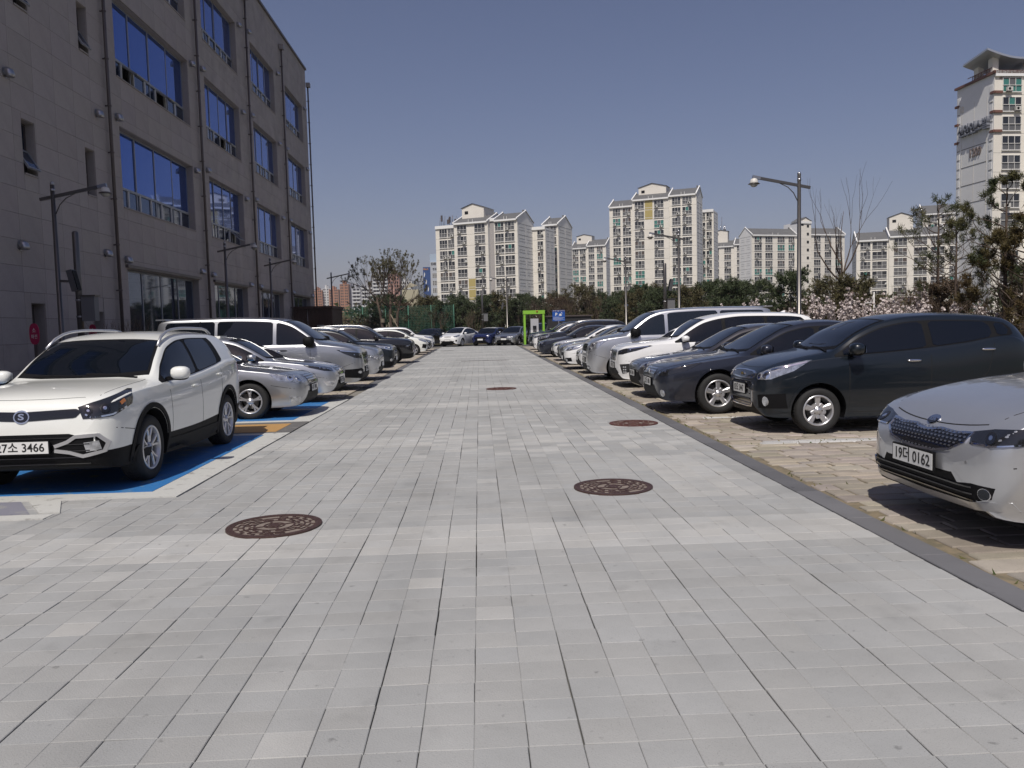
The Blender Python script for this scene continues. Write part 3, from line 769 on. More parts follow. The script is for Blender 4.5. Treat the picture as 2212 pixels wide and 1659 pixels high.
    # --- projecting trim on the body
    def drop(S, pts, d, off):
        d = Vector(d).normalized(); out = []
        for p in pts:
            p = Vector(p); h, n, _, _ = S.bvh.ray_cast(p-d*4, d)
            if h is None:
                h, n, _, _ = S.bvh.find_nearest(p)
            out.append(h-d*off)
        return out
    def patch(S, grid, d, m, off=.004, thick=.012, flip=None):
        """grid: rows x cols of points; gives MB"""
        R, C_ = len(grid), len(grid[0])
        pts = S.drop([p for row in grid for p in row], d, off)
        dd = Vector(d).normalized()
        fs = [[i*C_+j, i*C_+j+1, (i+1)*C_+j+1, (i+1)*C_+j] for i in range(R-1) for j in range(C_-1)]
        # orientation
        nsum = Vector()
        for f in fs[:: max(1, len(fs)//12)]:
            nsum += (pts[f[1]]-pts[f[0]]).cross(pts[f[3]]-pts[f[0]])
        if nsum.dot(dd) > 0: fs = [f[::-1] for f in fs]
        border = [j for j in range(C_)]+[i*C_+C_-1 for i in range(1, R)]+[(R-1)*C_+j for j in range(C_-2, -1, -1)]+[i*C_ for i in range(R-2, 0, -1)]
        n = len(pts); sk = [pts[i]+dd*thick for i in border]
        fs2 = [[border[k], border[(k+1) % len(border)], n+(k+1) % len(border), n+k] for k in range(len(border))]
        mb = MB(); mb.add(pts+sk, fs, m, smooth=True); o = len(mb.v)
        mb.add([pts[i] for i in border]+sk, [[k, (k+1) % len(border), len(border)+(k+1) % len(border), len(border)+k] for k in range(len(border))], m)
        return mb
    def poly(S, pts3, alpha, m, off=.004, nx=14, nz=5, thick=.012, sg=1):
        """pts3: (s, y, z) outline; alpha: 0 seen from the front, 90 from the side"""
        a = math.radians(alpha); n = Vector((math.cos(a), sg*math.sin(a), 0)); t = Vector((-math.sin(a), sg*math.cos(a), 0))
        P = [(Vector((S.L/2-s, sg*y, z)).dot(t), z) for s, y, z in pts3]
        lo, hi = min(p[0] for p in P), max(p[0] for p in P)
        xs = sorted(set([round(lo+(hi-lo)*k/nx, 4) for k in range(nx+1)]+[round(min(max(p[0], lo), hi), 4) for p in P]))
        e = 1e-4; grid = []
        for x in xs:
            xx = min(max(x, lo+e), hi-e); zz = []
            for i in range(len(P)):
                (x1, z1), (x2, z2) = P[i], P[(i+1) % len(P)]
                if (x1-xx)*(x2-xx) < 0: zz.append(z1+(z2-z1)*(xx-x1)/(x2-x1))
            if len(zz) < 2: continue
            z0, z1 = min(zz), max(zz)
            grid.append([t*x+Vector((0, 0, z0+(z1-z0)*k/nz)) for k in range(nz+1)])
        return S.patch(grid, -n, m, off, thick)
    def ell(S, c, ra, rz, alpha, m, off=.01, sg=1, n=14, tilt=0, thick=.01):
        a = math.radians(alpha); pts = []
        for k in range(n):
            q = 2*PI*(k+.5)/n; u, v = ra*math.cos(q), rz*math.sin(q); u, v = u*math.cos(tilt)-v*math.sin(tilt), u*math.sin(tilt)+v*math.cos(tilt)
            pts.append((c[0]+u*math.sin(a), c[1]+u*math.cos(a), c[2]+v))
        return S.poly(pts, alpha, m, off, 10, 3, sg=sg, thick=thick)
    def strip(S, line, d, w, m, off=.002, wdir=None, thick=.004):
        """thin strip along a polyline of (s,y,z), dropped along d"""
        P = [Vector((S.L/2-s, y, z)) for s, y, z in line]; dd = Vector(d).normalized(); g = []
        Q = []
        for i in range(len(P)-1):
            k = max(1, int((P[i+1]-P[i]).length/.06))
            Q += [P[i].lerp(P[i+1], j/k) for j in range(k)]
        Q.append(P[-1])
        for i, p in enumerate(Q):
            t = (Q[min(i+1, len(Q)-1)]-Q[max(i-1, 0)]).normalized(); n = t.cross(dd).normalized()*w/2
            g.append([p-n, p+n])
        return S.patch(g, dd, m, off, thick)

_wheels = {}
def wheel_parts(R, style, rimcol='alloy'):
    key = (round(R, 3), style, rimcol)
    if key in _wheels: return _wheels[key]
    w = .215; rr = R*.675
    t = MB()   # axis along +y: outer face at y=0, inwards -y
    t.lathe([(rr-.012, -.02), (rr+.004, -.004), (rr+.02, .004), (R*.86, .006), (R*.95, -.006), (R*.985, -.028), (R, -.06), (R, -w+.05), (R*.985, -w+.02), (R*.93, -w), (rr, -w+.01)], 'rubber', 44, axis='y')
    for k in range(44):
        a = 2*PI*k/44
        for yy in (-.05, -.085, -.125):
            c = Vector((R*math.cos(a), yy-.01, R*math.sin(a))); ax = (Vector((math.cos(a), 0, math.sin(a))), Vector((0, 1, 0)), Vector((-math.sin(a), 0, math.cos(a))))
            t.obox(c, ax, .0035, .013, .014, 'rubber')
    r = MB(); m = rimcol
    r.lathe([(rr, -.006), (rr-.006, .001), (rr-.018, .0), (rr-.024, -.010), (rr-.03, -.05), (rr-.05, -.16)], m, 44, axis='y')
    r.lathe([(.0, -.008), (.028, -.009), (.034, -.016), (.06, -.02), (.066, -.05)], m, 20, axis='y')
    def spoke(a, w0, w1, y0=-.022, y1=-.012, mm=m, dep=.035, rin=.05, rout=None, skew=0):
        rout = rout or rr-.016
        d = Vector((math.cos(a), 0, math.sin(a))); d2 = Vector((math.cos(a+skew), 0, math.sin(a+skew))); n = Vector((-math.sin(a), 0, math.cos(a))); n2 = Vector((-math.sin(a+skew), 0, math.cos(a+skew)))
        def sec(dd, nn, rad, wd, y): c = dd*rad; return [c+nn*wd/2+Vector((0, y-.012, 0)), c+nn*wd*.3+Vector((0, y, 0)), c-nn*wd*.3+Vector((0, y, 0)), c-nn*wd/2+Vector((0, y-.012, 0)), c-nn*wd/2+Vector((0, y-dep, 0)), c+nn*wd/2+Vector((0, y-dep, 0))]
        A, M_, B = sec(d, n, rin, w0, y0), sec((d+d2)/2, (n+n2)/2, (rin+rout)/2, (w0+w1)/2*.92, (y0+y1)/2), sec(d2, n2, rout, w1, y1)
        for P, Q in ((A, M_), (M_, B)):
            r.add(P+Q, [[k, (k+1) % 6, (k+1) % 6+6, k+6] for k in range(6)], mm)
    if style == 'five':
        for k in range(5): spoke(2*PI*k/5+.31, .06, .085)
        for k in range(5):
            a = 2*PI*k/5+.31+.62; spoke(a, .10, .045, rin=.03, rout=.10)
    elif style == 'fivesplit':
        for k in range(5):
            for q in (-.15, .15): spoke(2*PI*k/5+.31, .035, .034, skew=q)
    elif style == 'ten':
        for k in range(7):
            for q in (-.11, .11): spoke(2*PI*k/7+.2+q*.5, .024, .028, skew=q*.6)
    elif style == 'twin':
        for k in range(5):
            a = 2*PI*k/5+.31
            spoke(a, .045, .05, mm='alloyd', y0=-.03, y1=-.02)
            for q in (-.27, .27): spoke(a+q*.3, .03, .03, skew=q*.72)
    elif style == 'multi':
        for k in range(10): spoke(2*PI*k/10+.1, .028, .030)
    for k in range(5):
        a = 2*PI*k/5+.62; c = (.052*math.cos(a), -.014, .052*math.sin(a)); r.lathe([(0, .0), (.008, .0), (.009, -.012)], 'steel_dark', 8, axis='y', c=c)
    r.lathe([(0, -.006), (.022, -.006), (.025, -.01)], 'steel_dark' if rimcol != 'alloy' else m, 12, axis='y')
    d = MB(); d.lathe([(.0, -.10), (R*.42, -.10), (R*.42, -.115)], 'disc', 28, axis='y'); d.lathe([(R*.42, -.14), (rr-.03, -.14)], 'black', 28, axis='y')
    d.box(.05, R*.40, -.125, -.075, .03, .13, 'disc')
    out = (t.mesh('tyre'), r.mesh('rim'), d.mesh('brake_disc')); _wheels[key] = out; return out

def paint(name, col, metal=.0, rough=.32, coat=1.):
    m = mat(name, col, rough, metal=metal, coat=coat, flake=False, var=.03, scale=3)
    return m

def add_plate(S, root, txt, z=.50, tilt=0., w=.52, h=.11, y=0., extra=.02, tiny=False):
    x = S.drop([Vector((S.L/2+1, y, z))], (-1, 0, 0), 0)[0].x + extra
    b = MB(); b.box(-.012, .004, -w/2-.012, w/2+.012, -h/2-.012, h/2+.012, 'black'); b.box(.004, .007, -w/2, w/2, -h/2, h/2, 'plate')
    p = b.build('licence_plate', root, (x, y, z)); p.rotation_euler = (0, tilt, 0)
    if txt:
        t = text_mesh(txt, h*.98, 'ink', .0006, bold=.0015)
        o = inst('plate_lettering', t, p, (.0085, 0, -.002), (PI/2, 0, PI/2), (w*.86/max(.1, max(v.co.x for v in t.vertices)-min(v.co.x for v in t.vertices)),)+(1.0, 1))
    return p

def build_car(sp, pm, label, group, style='five', rimcol='alloy', detail=2, feat=None, plate=None, name='parked_car', cat='car', wheelR=None, trim='black', glassm='glass', mirror=None, wsm=None):
    S = Shape(sp, pm); L, W = S.L, S.W
    root = empty(name, (0, 0, 0), 0, label, cat, group)
    b = bpy.data.objects.new('body', S.mesh); link(b, root)
    for m_, sgn in (('x', 1),): pass
    # underbody shade pan
    R = sp['wr']
    # wheels
    ty, ri, di = wheel_parts(R, style, rimcol)
    for ax in (sp['fa'], sp['fa']+sp['wb']):
        for sg in (1, -1):
            y = S.plan(ax)-.030
            w = inst('wheel', ty, root, (L/2-ax, sg*y, R), (0, 0, 0) if sg > 0 else (0, 0, PI))
            inst('rim', ri, w); inst('brake_disc', di, w)
    # side glass
    pb, pc, pd = sp['pb'], sp['pc'], sp['pd']
    def railz(s): return max(S.top(s)-(.030+.03*min(1, max(0, (S.top(s)-1.0)/.4))), S.belt(s)+.004)
    tops = lambda s: railz(s)-.055
    bots = lambda s: S.belt(s)+.022
    sA = sp['cowl']+.05
    while tops(sA)-bots(sA) < .02: sA += .01
    def sidewin(s0, s1, nm, r0=.0, r1=.0):
        """window between two stations, following belt line and roof rail"""
        for sg in (1, -1):
            g = []; N = max(4, int((s1-s0)/.05))
            for k in range(N+1):
                s = s0+(s1-s0)*k/N; zl, zh = bots(s), tops(s)
                for edge, r in ((s-s0, r0), (s1-s, r1)):
                    if r and edge < r:
                        q = r-math.sqrt(max(0, r*r-(r-edge)**2)); zh -= q; zl += q*.8
                if zh < zl+.004: zh = zl+.004
                g.append([Vector((L/2-s, sg*2, zl+(zh-zl)*j/4)) for j in range(5)])
            S.patch(g, (0, -sg, 0), glassm, .008, .012).build(nm, root)
    # dark surround, then panes
    send = sp['s_end'] if not pd else pd
    if detail >= 1:
        for sg in (1, -1):
            g = []; s0, s1 = sA-.05, send+.05; N = 40
            for k in range(N+1):
                s = s0+(s1-s0)*k/N; zl, zh = bots(s)-.012, tops(s)+.014
                if zh < zl+.006: zh = zl+.006
                e = s1-s
                if e < .05: q = .05-math.sqrt(max(0, .0025-(.05-e)**2)); zh -= q; zl += q*.5
                if zh < zl+.006: zh = zl+.006
                g.append([Vector((L/2-s, sg*2, zl+(zh-zl)*j/4)) for j in range(5)])
            S.patch(g, (0, -sg, 0), trim, .004, .012).build('window_surround', root)
    sidewin(sA+.06, pb-.04, 'side_window', .0, .03)
    sidewin(pb+.045, min(pc, send)-.02, 'side_window', .03, .05)
    if send > pc+.15: sidewin(pc+.05, send, 'side_window', .03, .07)
    # windscreen and rear window
    def screen(s0, s1, nm, bow, ins, mm, n=9):
        g = []
        for i in range(n+1):
            v = i/n; row = []
            for j in range(13):
                u = -1+j/6; sc = s0+(s1-s0)*v + bow*(u*u)*(1-v*.6)
                y = u*(S.rail(sc)-ins)
                row.append(Vector((L/2-sc, y, 3)))
            g.append(row)
        return S.patch(g, (0, 0, -1), mm, .004, .012)
    screen(sp['cowl']-.02, sp['head']+.03, 'windscreen_seal', .10, .035, 'black').build('windscreen_surround', root)
    mbw = screen(sp['cowl']+.045, sp['head']-.02, 'windscreen', .10, .065, wsm or glassm); mbw.v = [(x, y, z+.002) for x, y, z in mbw.v]; mbw.build('windscreen', root)
    if sp['rw1']-sp['rw0'] > .4: screen(sp['rw0'], sp['rw1']-.03, 'rear_window', .0, .10, glassm).build('rear_window', root)
    else:
        zt = S.top(L-.35)-.06; g = [[Vector((-L/2-1, u*(W/2*.66), S.belt(L-.5)+.04+(zt-S.belt(L-.5)-.06)*v/5)) for v in range(6)] for u in np.linspace(-1, 1, 9)]
        S.patch(g, (1, 0, 0), glassm, .005).build('rear_window', root)
    if detail >= 1:   # wipers and cowl
        for (y0, y1) in ((.62, .05), (.02, -.52)):
            l = S.strip([(sp['cowl']-.01, y0, 3), (sp['cowl']+.035, (y0+y1)/2, 3), (sp['cowl']+.05, y1, 3)], (0, 0, -1), .022, 'black', .018, thick=.012); l.build('wiper', root)
    # mirrors
    mm = mirror or pm
    for sg in (1, -1):
        s = sA+.16; z = S.belt(s)+.095; y = W/2*.94
        mk = sp.get('mir', 1.0)
        b = MB(); b.sellip((L/2-s, sg*(y+.14), z), (.085*mk, .105*mk**.5, .072*mk*1.05), mm, .6 if mk > 1 else .75, 8); h = b.build('door_mirror', root)
        b = MB(); b.sellip((L/2-s-.01, sg*(y+.13), z-.045), (.07, .10, .04), 'black', .8, 6); b.bar((L/2-s, sg*(y-.03), z-.07), (L/2-s, sg*(y+.07), z-.05), .05, 'black'); b.build('mirror_base', h)
        b = MB(); b.box(L/2-s-.088, L/2-s-.08, sg*y+sg*.14-.075, sg*y+sg*.14+.075, z-.045, z+.045, 'chrome'); b.build('mirror_glass', h)
    # door gaps and handles
    def zside(s, f): return S.bot(s)+f*(S.belt(s)-S.bot(s))
    if detail >= 1:
        for sg in (1, -1):
            D = (0, -sg, 0); b = MB()
            fd = sp['cowl']+.22
            lines = [[(fd, 2*sg, sz) for sz in np.linspace(.28, S.belt(fd)-.0, 9)],
                     [(pb+.003, 2*sg, sz) for sz in np.linspace(.28, S.belt(pb), 10)],
                     [(fd, 2*sg, .27), (pb, 2*sg, .265), (min(pc, sp['fa']+sp['wb']-sp['wr']*1.3), 2*sg, .27)]]
            rc = sp['fa']+sp['wb']-sp['wr']*1.28
            lines.append([(rc, 2*sg, .27), (rc+.01, 2*sg, .55), (rc+.16, 2*sg, .74), (min(pc, send)+.0, 2*sg, S.belt(pc)-.02)])
            for ln in lines:
                q = S.strip(ln, D, .008, 'seam', .0012, thick=.002); b.add(q.v, q.f, 'seam')
            b.build('panel_gap', root)
            for s in (pb-.22, (min(pc, send)-.10 if sp['pb'] != 2.12 else pb+.28)):
                z = S.belt(s)-.125; p = S.drop([Vector((L/2-s, sg*2, z))], D, 0)[0]
                b = MB(); b.sellip((p.x, p.y+sg*.012, p.z), (.095, .016, .016), mm if not sp.get('hchrome') else 'chrome', .8, 6); b.build('door_handle', root)
        # bonnet gap
        b = MB(); c = sp['cowl']; ln = []
        for u in np.linspace(-1, 1, 15): ln.append((.115+.05*abs(u)**2.4, u*S.W/2*.60, 3))
        q = S.strip(ln, (0, 0, -1), .006, 'seam', .0012, thick=.002); b.add(q.v, q.f, 'seam')
        for sg in (1, -1):
            ln = [(s, sg*(S.rail(s)-.035), 3) for s in np.linspace(.22, c-.03, 10)]
            q = S.strip(ln, (0, 0, -1), .006, 'seam', .0012, thick=.002); b.add(q.v, q.f, 'seam')
        b.build('bonnet_gap', root)
        # bumper gap at the fender
        b = MB()
        for sg in (1, -1):
            fx = sp['fa']-sp['wr']*1.17
            q = S.strip([(.16, 2*sg, zside(.16, .62)), (fx, 2*sg, .60)], (0, -sg, 0), .007, 'seam', .0012, thick=.002); b.add(q.v, q.f, 'seam')
        b.build('bumper_gap', root)
    # wheel arch lips
    for ax in (sp['fa'], sp['fa']+sp['wb']):
        for sg in (1, -1):
            Rr = sp['wr']*1.17; a0, a1 = -.32, PI+.32
            if sp.get('cladding'):
                g = []
                for k in range(29):
                    t = a0+(a1-a0)*k/28; g.append([Vector((L/2-ax+rr_*math.cos(t), sg*2, max(.2, sp['wr']+.01+rr_*math.sin(t)))) for rr_ in (Rr+.005, Rr+.03, Rr+.06)])
                S.patch(g, (0, -sg, 0), 'black', .012, .03).build('wheel_arch_cladding', root)
            else:
                g = []
                for k in range(29):
                    t = a0+.3+(a1-a0-.6)*k/28; g.append([Vector((L/2-ax+rr_*math.cos(t), sg*2, sp['wr']+.01+rr_*math.sin(t))) for rr_ in (Rr+.001, Rr+.016, Rr+.032)])
                S.patch(g, (0, -sg, 0), pm, .007, .02).build('wheel_arch_lip', root)
    if sp.get('cladding'):
        for sg in (1, -1):
            s0, s1 = sp['fa']+sp['wr']*1.15, sp['fa']+sp['wb']-sp['wr']*1.15
            g = [[Vector((L/2-s, sg*2, z)) for z in (.2, .26, .32, .37)] for s in np.linspace(s0, s1, 16)]
            S.patch(g, (0, -sg, 0), 'black', .010, .03).build('sill_cladding', root)
    # tail lamps
    for sg in (1, -1):
        zt = S.belt(L-.2)
        if sp.get('notail'): break
        S.poly([(L-.02, .55*W/2, zt-.18), (L-.14, W/2, zt-.16), (L-.17, W/2, zt+.0), (L-.06, .6*W/2, zt-.02)], 150, 'red', .006, sg=sg).build('tail_lamp', root)
    if feat: feat(S, root, pm)
    if plate is not None:
        add_plate(S, root, plate.get('txt'), plate.get('z', .48), plate.get('tilt', 0), extra=plate.get('extra', .02), w=plate.get('w', .52), h=plate.get('h', .11))
    return root, S
def sym(pts):   # close a front outline given for y >= 0 from top centre to bottom centre
    return [(0, y, z) for y, z in pts]+[(0, -y, z) for y, z in reversed(pts) if y > 0]
def front(grille=None, gm='blackg', slats=0, slatm='chrome', rim=None, head=None, alpha=38, headm='lamp', lamps=(), low=None, lowm='black', fog=None, fogm='lamp', fogframe=None,
          drl=None, emblem=None, mesh=False, chin=None, chromebar=None, extra=None, lowslats=0):
    def f(S, root, pm):
        if low:
            S.poly(sym(low), 0, lowm, .003, nx=24, nz=5, thick=.02).build('lower_grille', root)
            if lowslats:
                b = MB(); z0, z1 = min(p[1] for p in low), max(p[1] for p in low); wy = max(p[0] for p in low)*.82
                for k in range(lowslats):
                    z = z0+(z1-z0)*(k+.6)/(lowslats+.2); q = S.strip([(0, -wy, z), (0, 0, z), (0, wy, z)], (-1, 0, 0), .010, 'blackg', .012, thick=.01); b.add(q.v, q.f, 'blackg')
                b.build('lower_slats', root)
        if grille:
            if rim:
                ol = [(0, y, z) for _, y, z in sym(grille)]; ol.append(ol[0])
                S.strip(ol, (-1, 0, 0), .016, rim, .011, thick=.02).build('grille_surround', root)
            gr = S.poly(sym(grille), 0, gm, .005, nx=40, nz=9, thick=.03).build('grille', root)
            zs_, ys_ = [p[1] for p in grille], [p[0] for p in grille]
            def yext(z):
                c = []
                P = sym(grille)
                for i in range(len(P)):
                    (_, y1, z1), (_, y2, z2) = P[i], P[(i+1) % len(P)]
                    if (z1-z)*(z2-z) < 0: c.append(y1+(y2-y1)*(z-z1)/(z2-z1))
                return max(c) if c else 0
            if slats:
                b = MB()
                for k in range(slats):
                    z = min(zs_)+(max(zs_)-min(zs_))*(k+.6)/(slats+.2); wy = yext(z)*.97
                    if wy < .05: continue
                    q = S.strip([(0, -wy, z), (0, 0, z), (0, wy, z)], (-1, 0, 0), .014, slatm, .018, thick=.01); b.add(q.v, q.f, slatm)
                b.build('grille_slats', gr)
            if mesh:
                b = MB(); z = min(zs_)+.018; r_ = 0
                while z < max(zs_)-.01:
                    wy = yext(z)-.012; y = -wy+(r_ % 2)*.0225+.01
                    while y < wy:
                        q = S.drop([Vector((S.L/2+1, y+a, z+c)) for a, c in ((-.011, -.004), (.011, -.004), (.011, .005), (-.011, .005))], (-1, 0, 0), .016)
                        b.add(q, [[0, 1, 2, 3]], mesh if isinstance(mesh, str) else 'chrome'); y += .045
                    z += .022; r_ += 1
                b.build('grille_mesh', gr, kind='stuff')
        if chromebar:
            for ln, w_, m_ in chromebar:
                S.strip([(0, y, z) for y, z in ln], (-1, 0, 0), w_, m_, .014, thick=.02).build('chrome_trim', root)
        for sg in (1, -1):
            if head:
                h = S.poly(head, alpha, headm, .006, nx=18, nz=6, sg=sg, thick=.02).build('headlight', root)
                for (s, y, z, r) in lamps:
                    cl = headm == 'lamp'
                    if not cl: r *= .72
                    S.ell((s, y, z), r*1.05, r*1.05, alpha, 'alloy' if cl else 'alloyd', .011, sg).build('bezel', h)
                    S.ell((s, y, z), r*.86, r*.86, alpha, 'reflector' if cl else 'blackg', .014, sg).build('lens', h)
                    S.ell((s, y-r*.1, z+r*.15), r*.38, r*.38, alpha, 'lampd' if cl else 'reflector', .017, sg).build('bulb_reflector', h)
                if drl:
                    for ln, w_, m_ in drl:
                        a = math.radians(alpha); S.strip([(s, sg*y, z) for s, y, z in ln], (-math.cos(a), -sg*math.sin(a), 0), w_, m_, .013, thick=.008).build('light_strip', h)
            if fogframe: S.poly(fogframe[0], fogframe[1], fogframe[2], .006, nx=12, sg=sg, thick=.02).build('fog_lamp_surround', root)
            if fog:
                s, y, z, ra, rz = fog; S.ell((s, y, z), ra*1.12, rz*1.12, 20, 'chrome', .012, sg).build('fog_lamp_bezel', root)
                S.ell((s, y, z), ra, rz, 20, fogm, .016, sg).build('fog_lamp', root)
        if emblem:
            z, w_, h_ = emblem[:3]
            x = S.drop([Vector((S.L/2+1, 0, z))], (-1, 0, 0), 0)[0].x
            b = MB(); n = 24; R = [(w_/2*math.cos(2*PI*k/n), h_/2*math.sin(2*PI*k/n)) for k in range(n)]
            xo = x+(.018 if len(emblem) < 6 else .008)
            sl = .95 if len(emblem) > 4 and emblem[4] == 'KIA' else .15
            b.add([(xo-(v)*sl, u, v) for u, v in R]+[(xo-.016-(v)*sl, u, v) for u, v in R], [list(range(n))]+[[k+n, (k+1) % n+n, (k+1) % n, k] for k in range(n)], 'chrome')
            b.add([(xo+.002-(v)*sl, u*.84, v*.78) for u, v in R], [list(range(n))], emblem[3])
            e = b.build('emblem', root, (0, 0, z))
            return_e = e
            if len(emblem) > 4:
                t = text_mesh(emblem[4], h_*.62, 'chrome', .002, bold=.002); o = inst('emblem_lettering', t, e, (xo+.004, 0, 0), (PI/2-math.atan(sl), 0, PI/2), (emblem[5] if len(emblem) > 5 else 1, 1, 1))
        if extra: extra(S, root, pm)
    return f
def roof_rails(S, root, m='alloy', s0=1.9, s1=None):
    s1 = s1 or S.L-.55
    for sg in (1, -1):
        P = []
        for k in range(13):
            s = s0+(s1-s0)*k/12; y = sg*(S.rail(s)-.035); z = S.top(s)-.03
            hgt = .055*min(1, math.sin(PI*min(1, max(0, k/12)))*3)
            P.append((S.L/2-s, y, z+hgt))
        b = MB(); b.tube(P, .018, m, 8); b.build('roof_rail', root)
def fin(S, root, pm, s=None):
    s = s or S.L*.80
    b = MB(); x, z = S.L/2-s, S.top(s)-.01
    b.add([(x+.09, 0, z), (x-.07, .022, z), (x-.07, -.022, z), (x-.065, 0, z+.065)], [[0, 1, 3], [1, 2, 3], [2, 0, 3]], pm); b.build('aerial_fin', root)

P_ = dict(
 silver=paint('silver_metallic_paint', (.47, .48, .495), .88, .33),
 bsilver=paint('bright_silver_paint', (.56, .57, .59), .85, .34),
 white=paint('white_paint', (.80, .80, .795), 0, .3),
 ivory=paint('ivory_white_paint', (.80, .81, .765), 0, .28),
 navy=paint('dark_navy_paint', (.005, .009, .014), .1, .3, .7),
 dgrey=paint('dark_grey_blue_paint', (.028, .032, .047), .5, .28, .7),
 bronze=paint('bronze_grey_paint', (.10, .095, .10), .7, .3),
 mgrey=paint('mid_grey_paint', (.17, .175, .18), .65, .3),
 black=paint('black_paint', (.008, .008, .010), .1, .22),
 blue=paint('deep_blue_paint', (.008, .016, .085), .3, .25),
)
CARS = []
def place(root, nose, y, face, rz=None, L=None):
    """face +1: nose points to +x (left row), -1: nose points to -x (right row)"""
    if face > 0: root.location = (nose-L/2, y, 0); root.rotation_euler = (0, 0, rz or 0)
    else: root.location = (nose+L/2, y, 0); root.rotation_euler = (0, 0, PI+(rz or 0))

# ---- right row
GR, GL, GF = 'cars parked along the right kerb', 'cars parked along the left side', 'cars parked in the far cross row'
def k5x(S, root, pm):
    for y in (.42, .66):
        pass
    for sg in (1, -1):
        S.ell((0, .56, .55), .010, .010, 15, 'steel', .002, sg).build('parking_sensor', root)
    S.strip([(0, -.80, .30), (0, -.55, .262), (0, 0, .245), (0, .55, .262), (0, .80, .30)], (-1, 0, 0), .055, pm, .008, thick=.02).build('bumper_lip', root)
sp = make_spec('sedan', L=4.85, W=1.86, lip=.19,
    top=[(0, .56), (.025, .64), (.07, .70), (.13, .765), (.20, .84), (.45, .93), (.9, 1.01), (1.34, 1.06), (1.42, 1.09), (1.8, 1.28), (2.15, 1.42), (2.5, 1.465), (2.8, 1.475), (3.3, 1.42), (3.8, 1.27), (4.2, 1.13), (4.6, 1.09), (4.78, 1.0), (4.85, .75)],
    belt=[(0, .53), (.06, .64), (.14, .74), (.25, .81), (.5, .88), (.9, .93), (1.35, .96), (2.5, .925), (3.6, .96), (4.3, .98), (4.75, .90), (4.85, .70)])
r, S = build_car(sp, paint('cool_silver_paint', (.56, .57, .585), .7, .33), 'silver sedan nearest the camera at the right edge, with a mesh grille', GR, 'multi', detail=2,
    feat=front(grille=[(0, .70), (.16, .722), (.34, .715), (.49, .732), (.48, .67), (.38, .61), (.2, .58), (0, .57)], gm='blackg', mesh='steel', rim='chrome',
      head=[(.05, .52, .735), (.14, .65, .77), (.35, .84, .80), (.62, .93, .84), (.60, .95, .77), (.36, .88, .70), (.13, .66, .665), (.05, .53, .665)], alpha=42, headm='lampd', lamps=[(.14, .64, .715, .05), (.30, .82, .74, .05)],
      drl=[([(.06, .54, .672), (.14, .66, .672), (.34, .86, .705), (.55, .94, .77)], .010, 'reflector')],
      low=[(0, .40), (.40, .395), (.60, .42), (.745, .41), (.72, .335), (.60, .297), (.3, .285), (0, .283)], lowslats=3,
      fog=(.15, .655, .362, .038, .036), fogm='glass2', emblem=(.765, .13, .062, 'blackg', 'KIA', 1.25), extra=k5x),
    plate=dict(txt='19더 0162', z=.50, extra=.03, w=.52, h=.112))
r.scale = (1.03,)*3; place(r, 3.19, 5.75, -1, L=S.L*1.03)

sp = make_spec('hatch', hchrome=True, notail=True)
r, S = build_car(sp, P_['navy'], 'dark navy compact hatchback between the empty bay and the dark grey sedan', GR, 'five', wheelR=.293,
    feat=front(grille=[(0, .80), (.30, .79), (.44, .76), (.40, .71), (0, .695)], gm='blackg', rim='chrome',
      low=[(0, .665), (.36, .665), (.44, .62), (.43, .40), (.36, .34), (0, .33)], lowm='blackg', lowslats=5,
      head=[(.10, .48, .77), (.22, .62, .845), (.55, .76, .93), (.62, .78, .935), (.42, .76, .80), (.2, .66, .70), (.10, .50, .69)], alpha=40, lamps=[(.17, .60, .755, .06), (.12, .50, .735, .04)],
      drl=[([(.2, .63, .82), (.42, .73, .875), (.58, .77, .915)], .02, 'reflector')],
      fog=(.16, .63, .42, .032, .055), fogframe=([(.05, .55, .50), (.30, .76, .52), (.30, .76, .33), (.06, .55, .33)], 25, 'black'), emblem=(.745, .12, .045, mat('gold_badge', (.55, .38, .10), .25, metal=.9)),
      chromebar=[([(-.36, .665), (.36, .665)], .012, 'chrome'), ([(.37, .665), (.45, .62), (.44, .40), (.37, .335), (.2, .325), (-.2, .325), (-.37, .335), (-.44, .40), (-.45, .62), (-.37, .665)], .012, 'chrome')]),
    plate=dict(txt='03오 3447', z=.555, extra=.02, w=.44, h=.12))
r.scale = (1.06,)*3; place(r, 3.70, 11.3, -1, L=S.L*1.06)

sp = make_spec('sedan', L=4.62, W=1.81, H=1.48)
r, S = build_car(sp, P_['dgrey'], 'dark blue grey sedan with silver five spoke wheel beside the navy hatchback', GR, 'five',
    feat=front(grille=[(0, .715), (.34, .71), (.40, .68), (.36, .625), (0, .615)], gm='blackg', slats=2, slatm='chrome', rim=None,
      head=[(.09, .50, .70), (.20, .66, .755), (.62, .87, .83), (.66, .88, .82), (.42, .86, .70), (.2, .72, .625), (.08, .52, .62)], alpha=42, headm='lampd', lamps=[(.18, .68, .685, .055), (.11, .56, .665, .045)],
      low=[(0, .40), (.45, .40), (.50, .34), (.44, .27), (0, .26)], fog=(.16, .66, .34, .045, .05), emblem=(.665, .10, .075, 'chrome'),
      chromebar=[([(-.34, .722), (.34, .722)], .012, 'chrome')]),
    plate=dict(txt='22조 1801', z=.50, w=.44, h=.12))
r.scale = (1.04,)*3; place(r, 2.95, 14.0, -1, L=S.L*1.04)

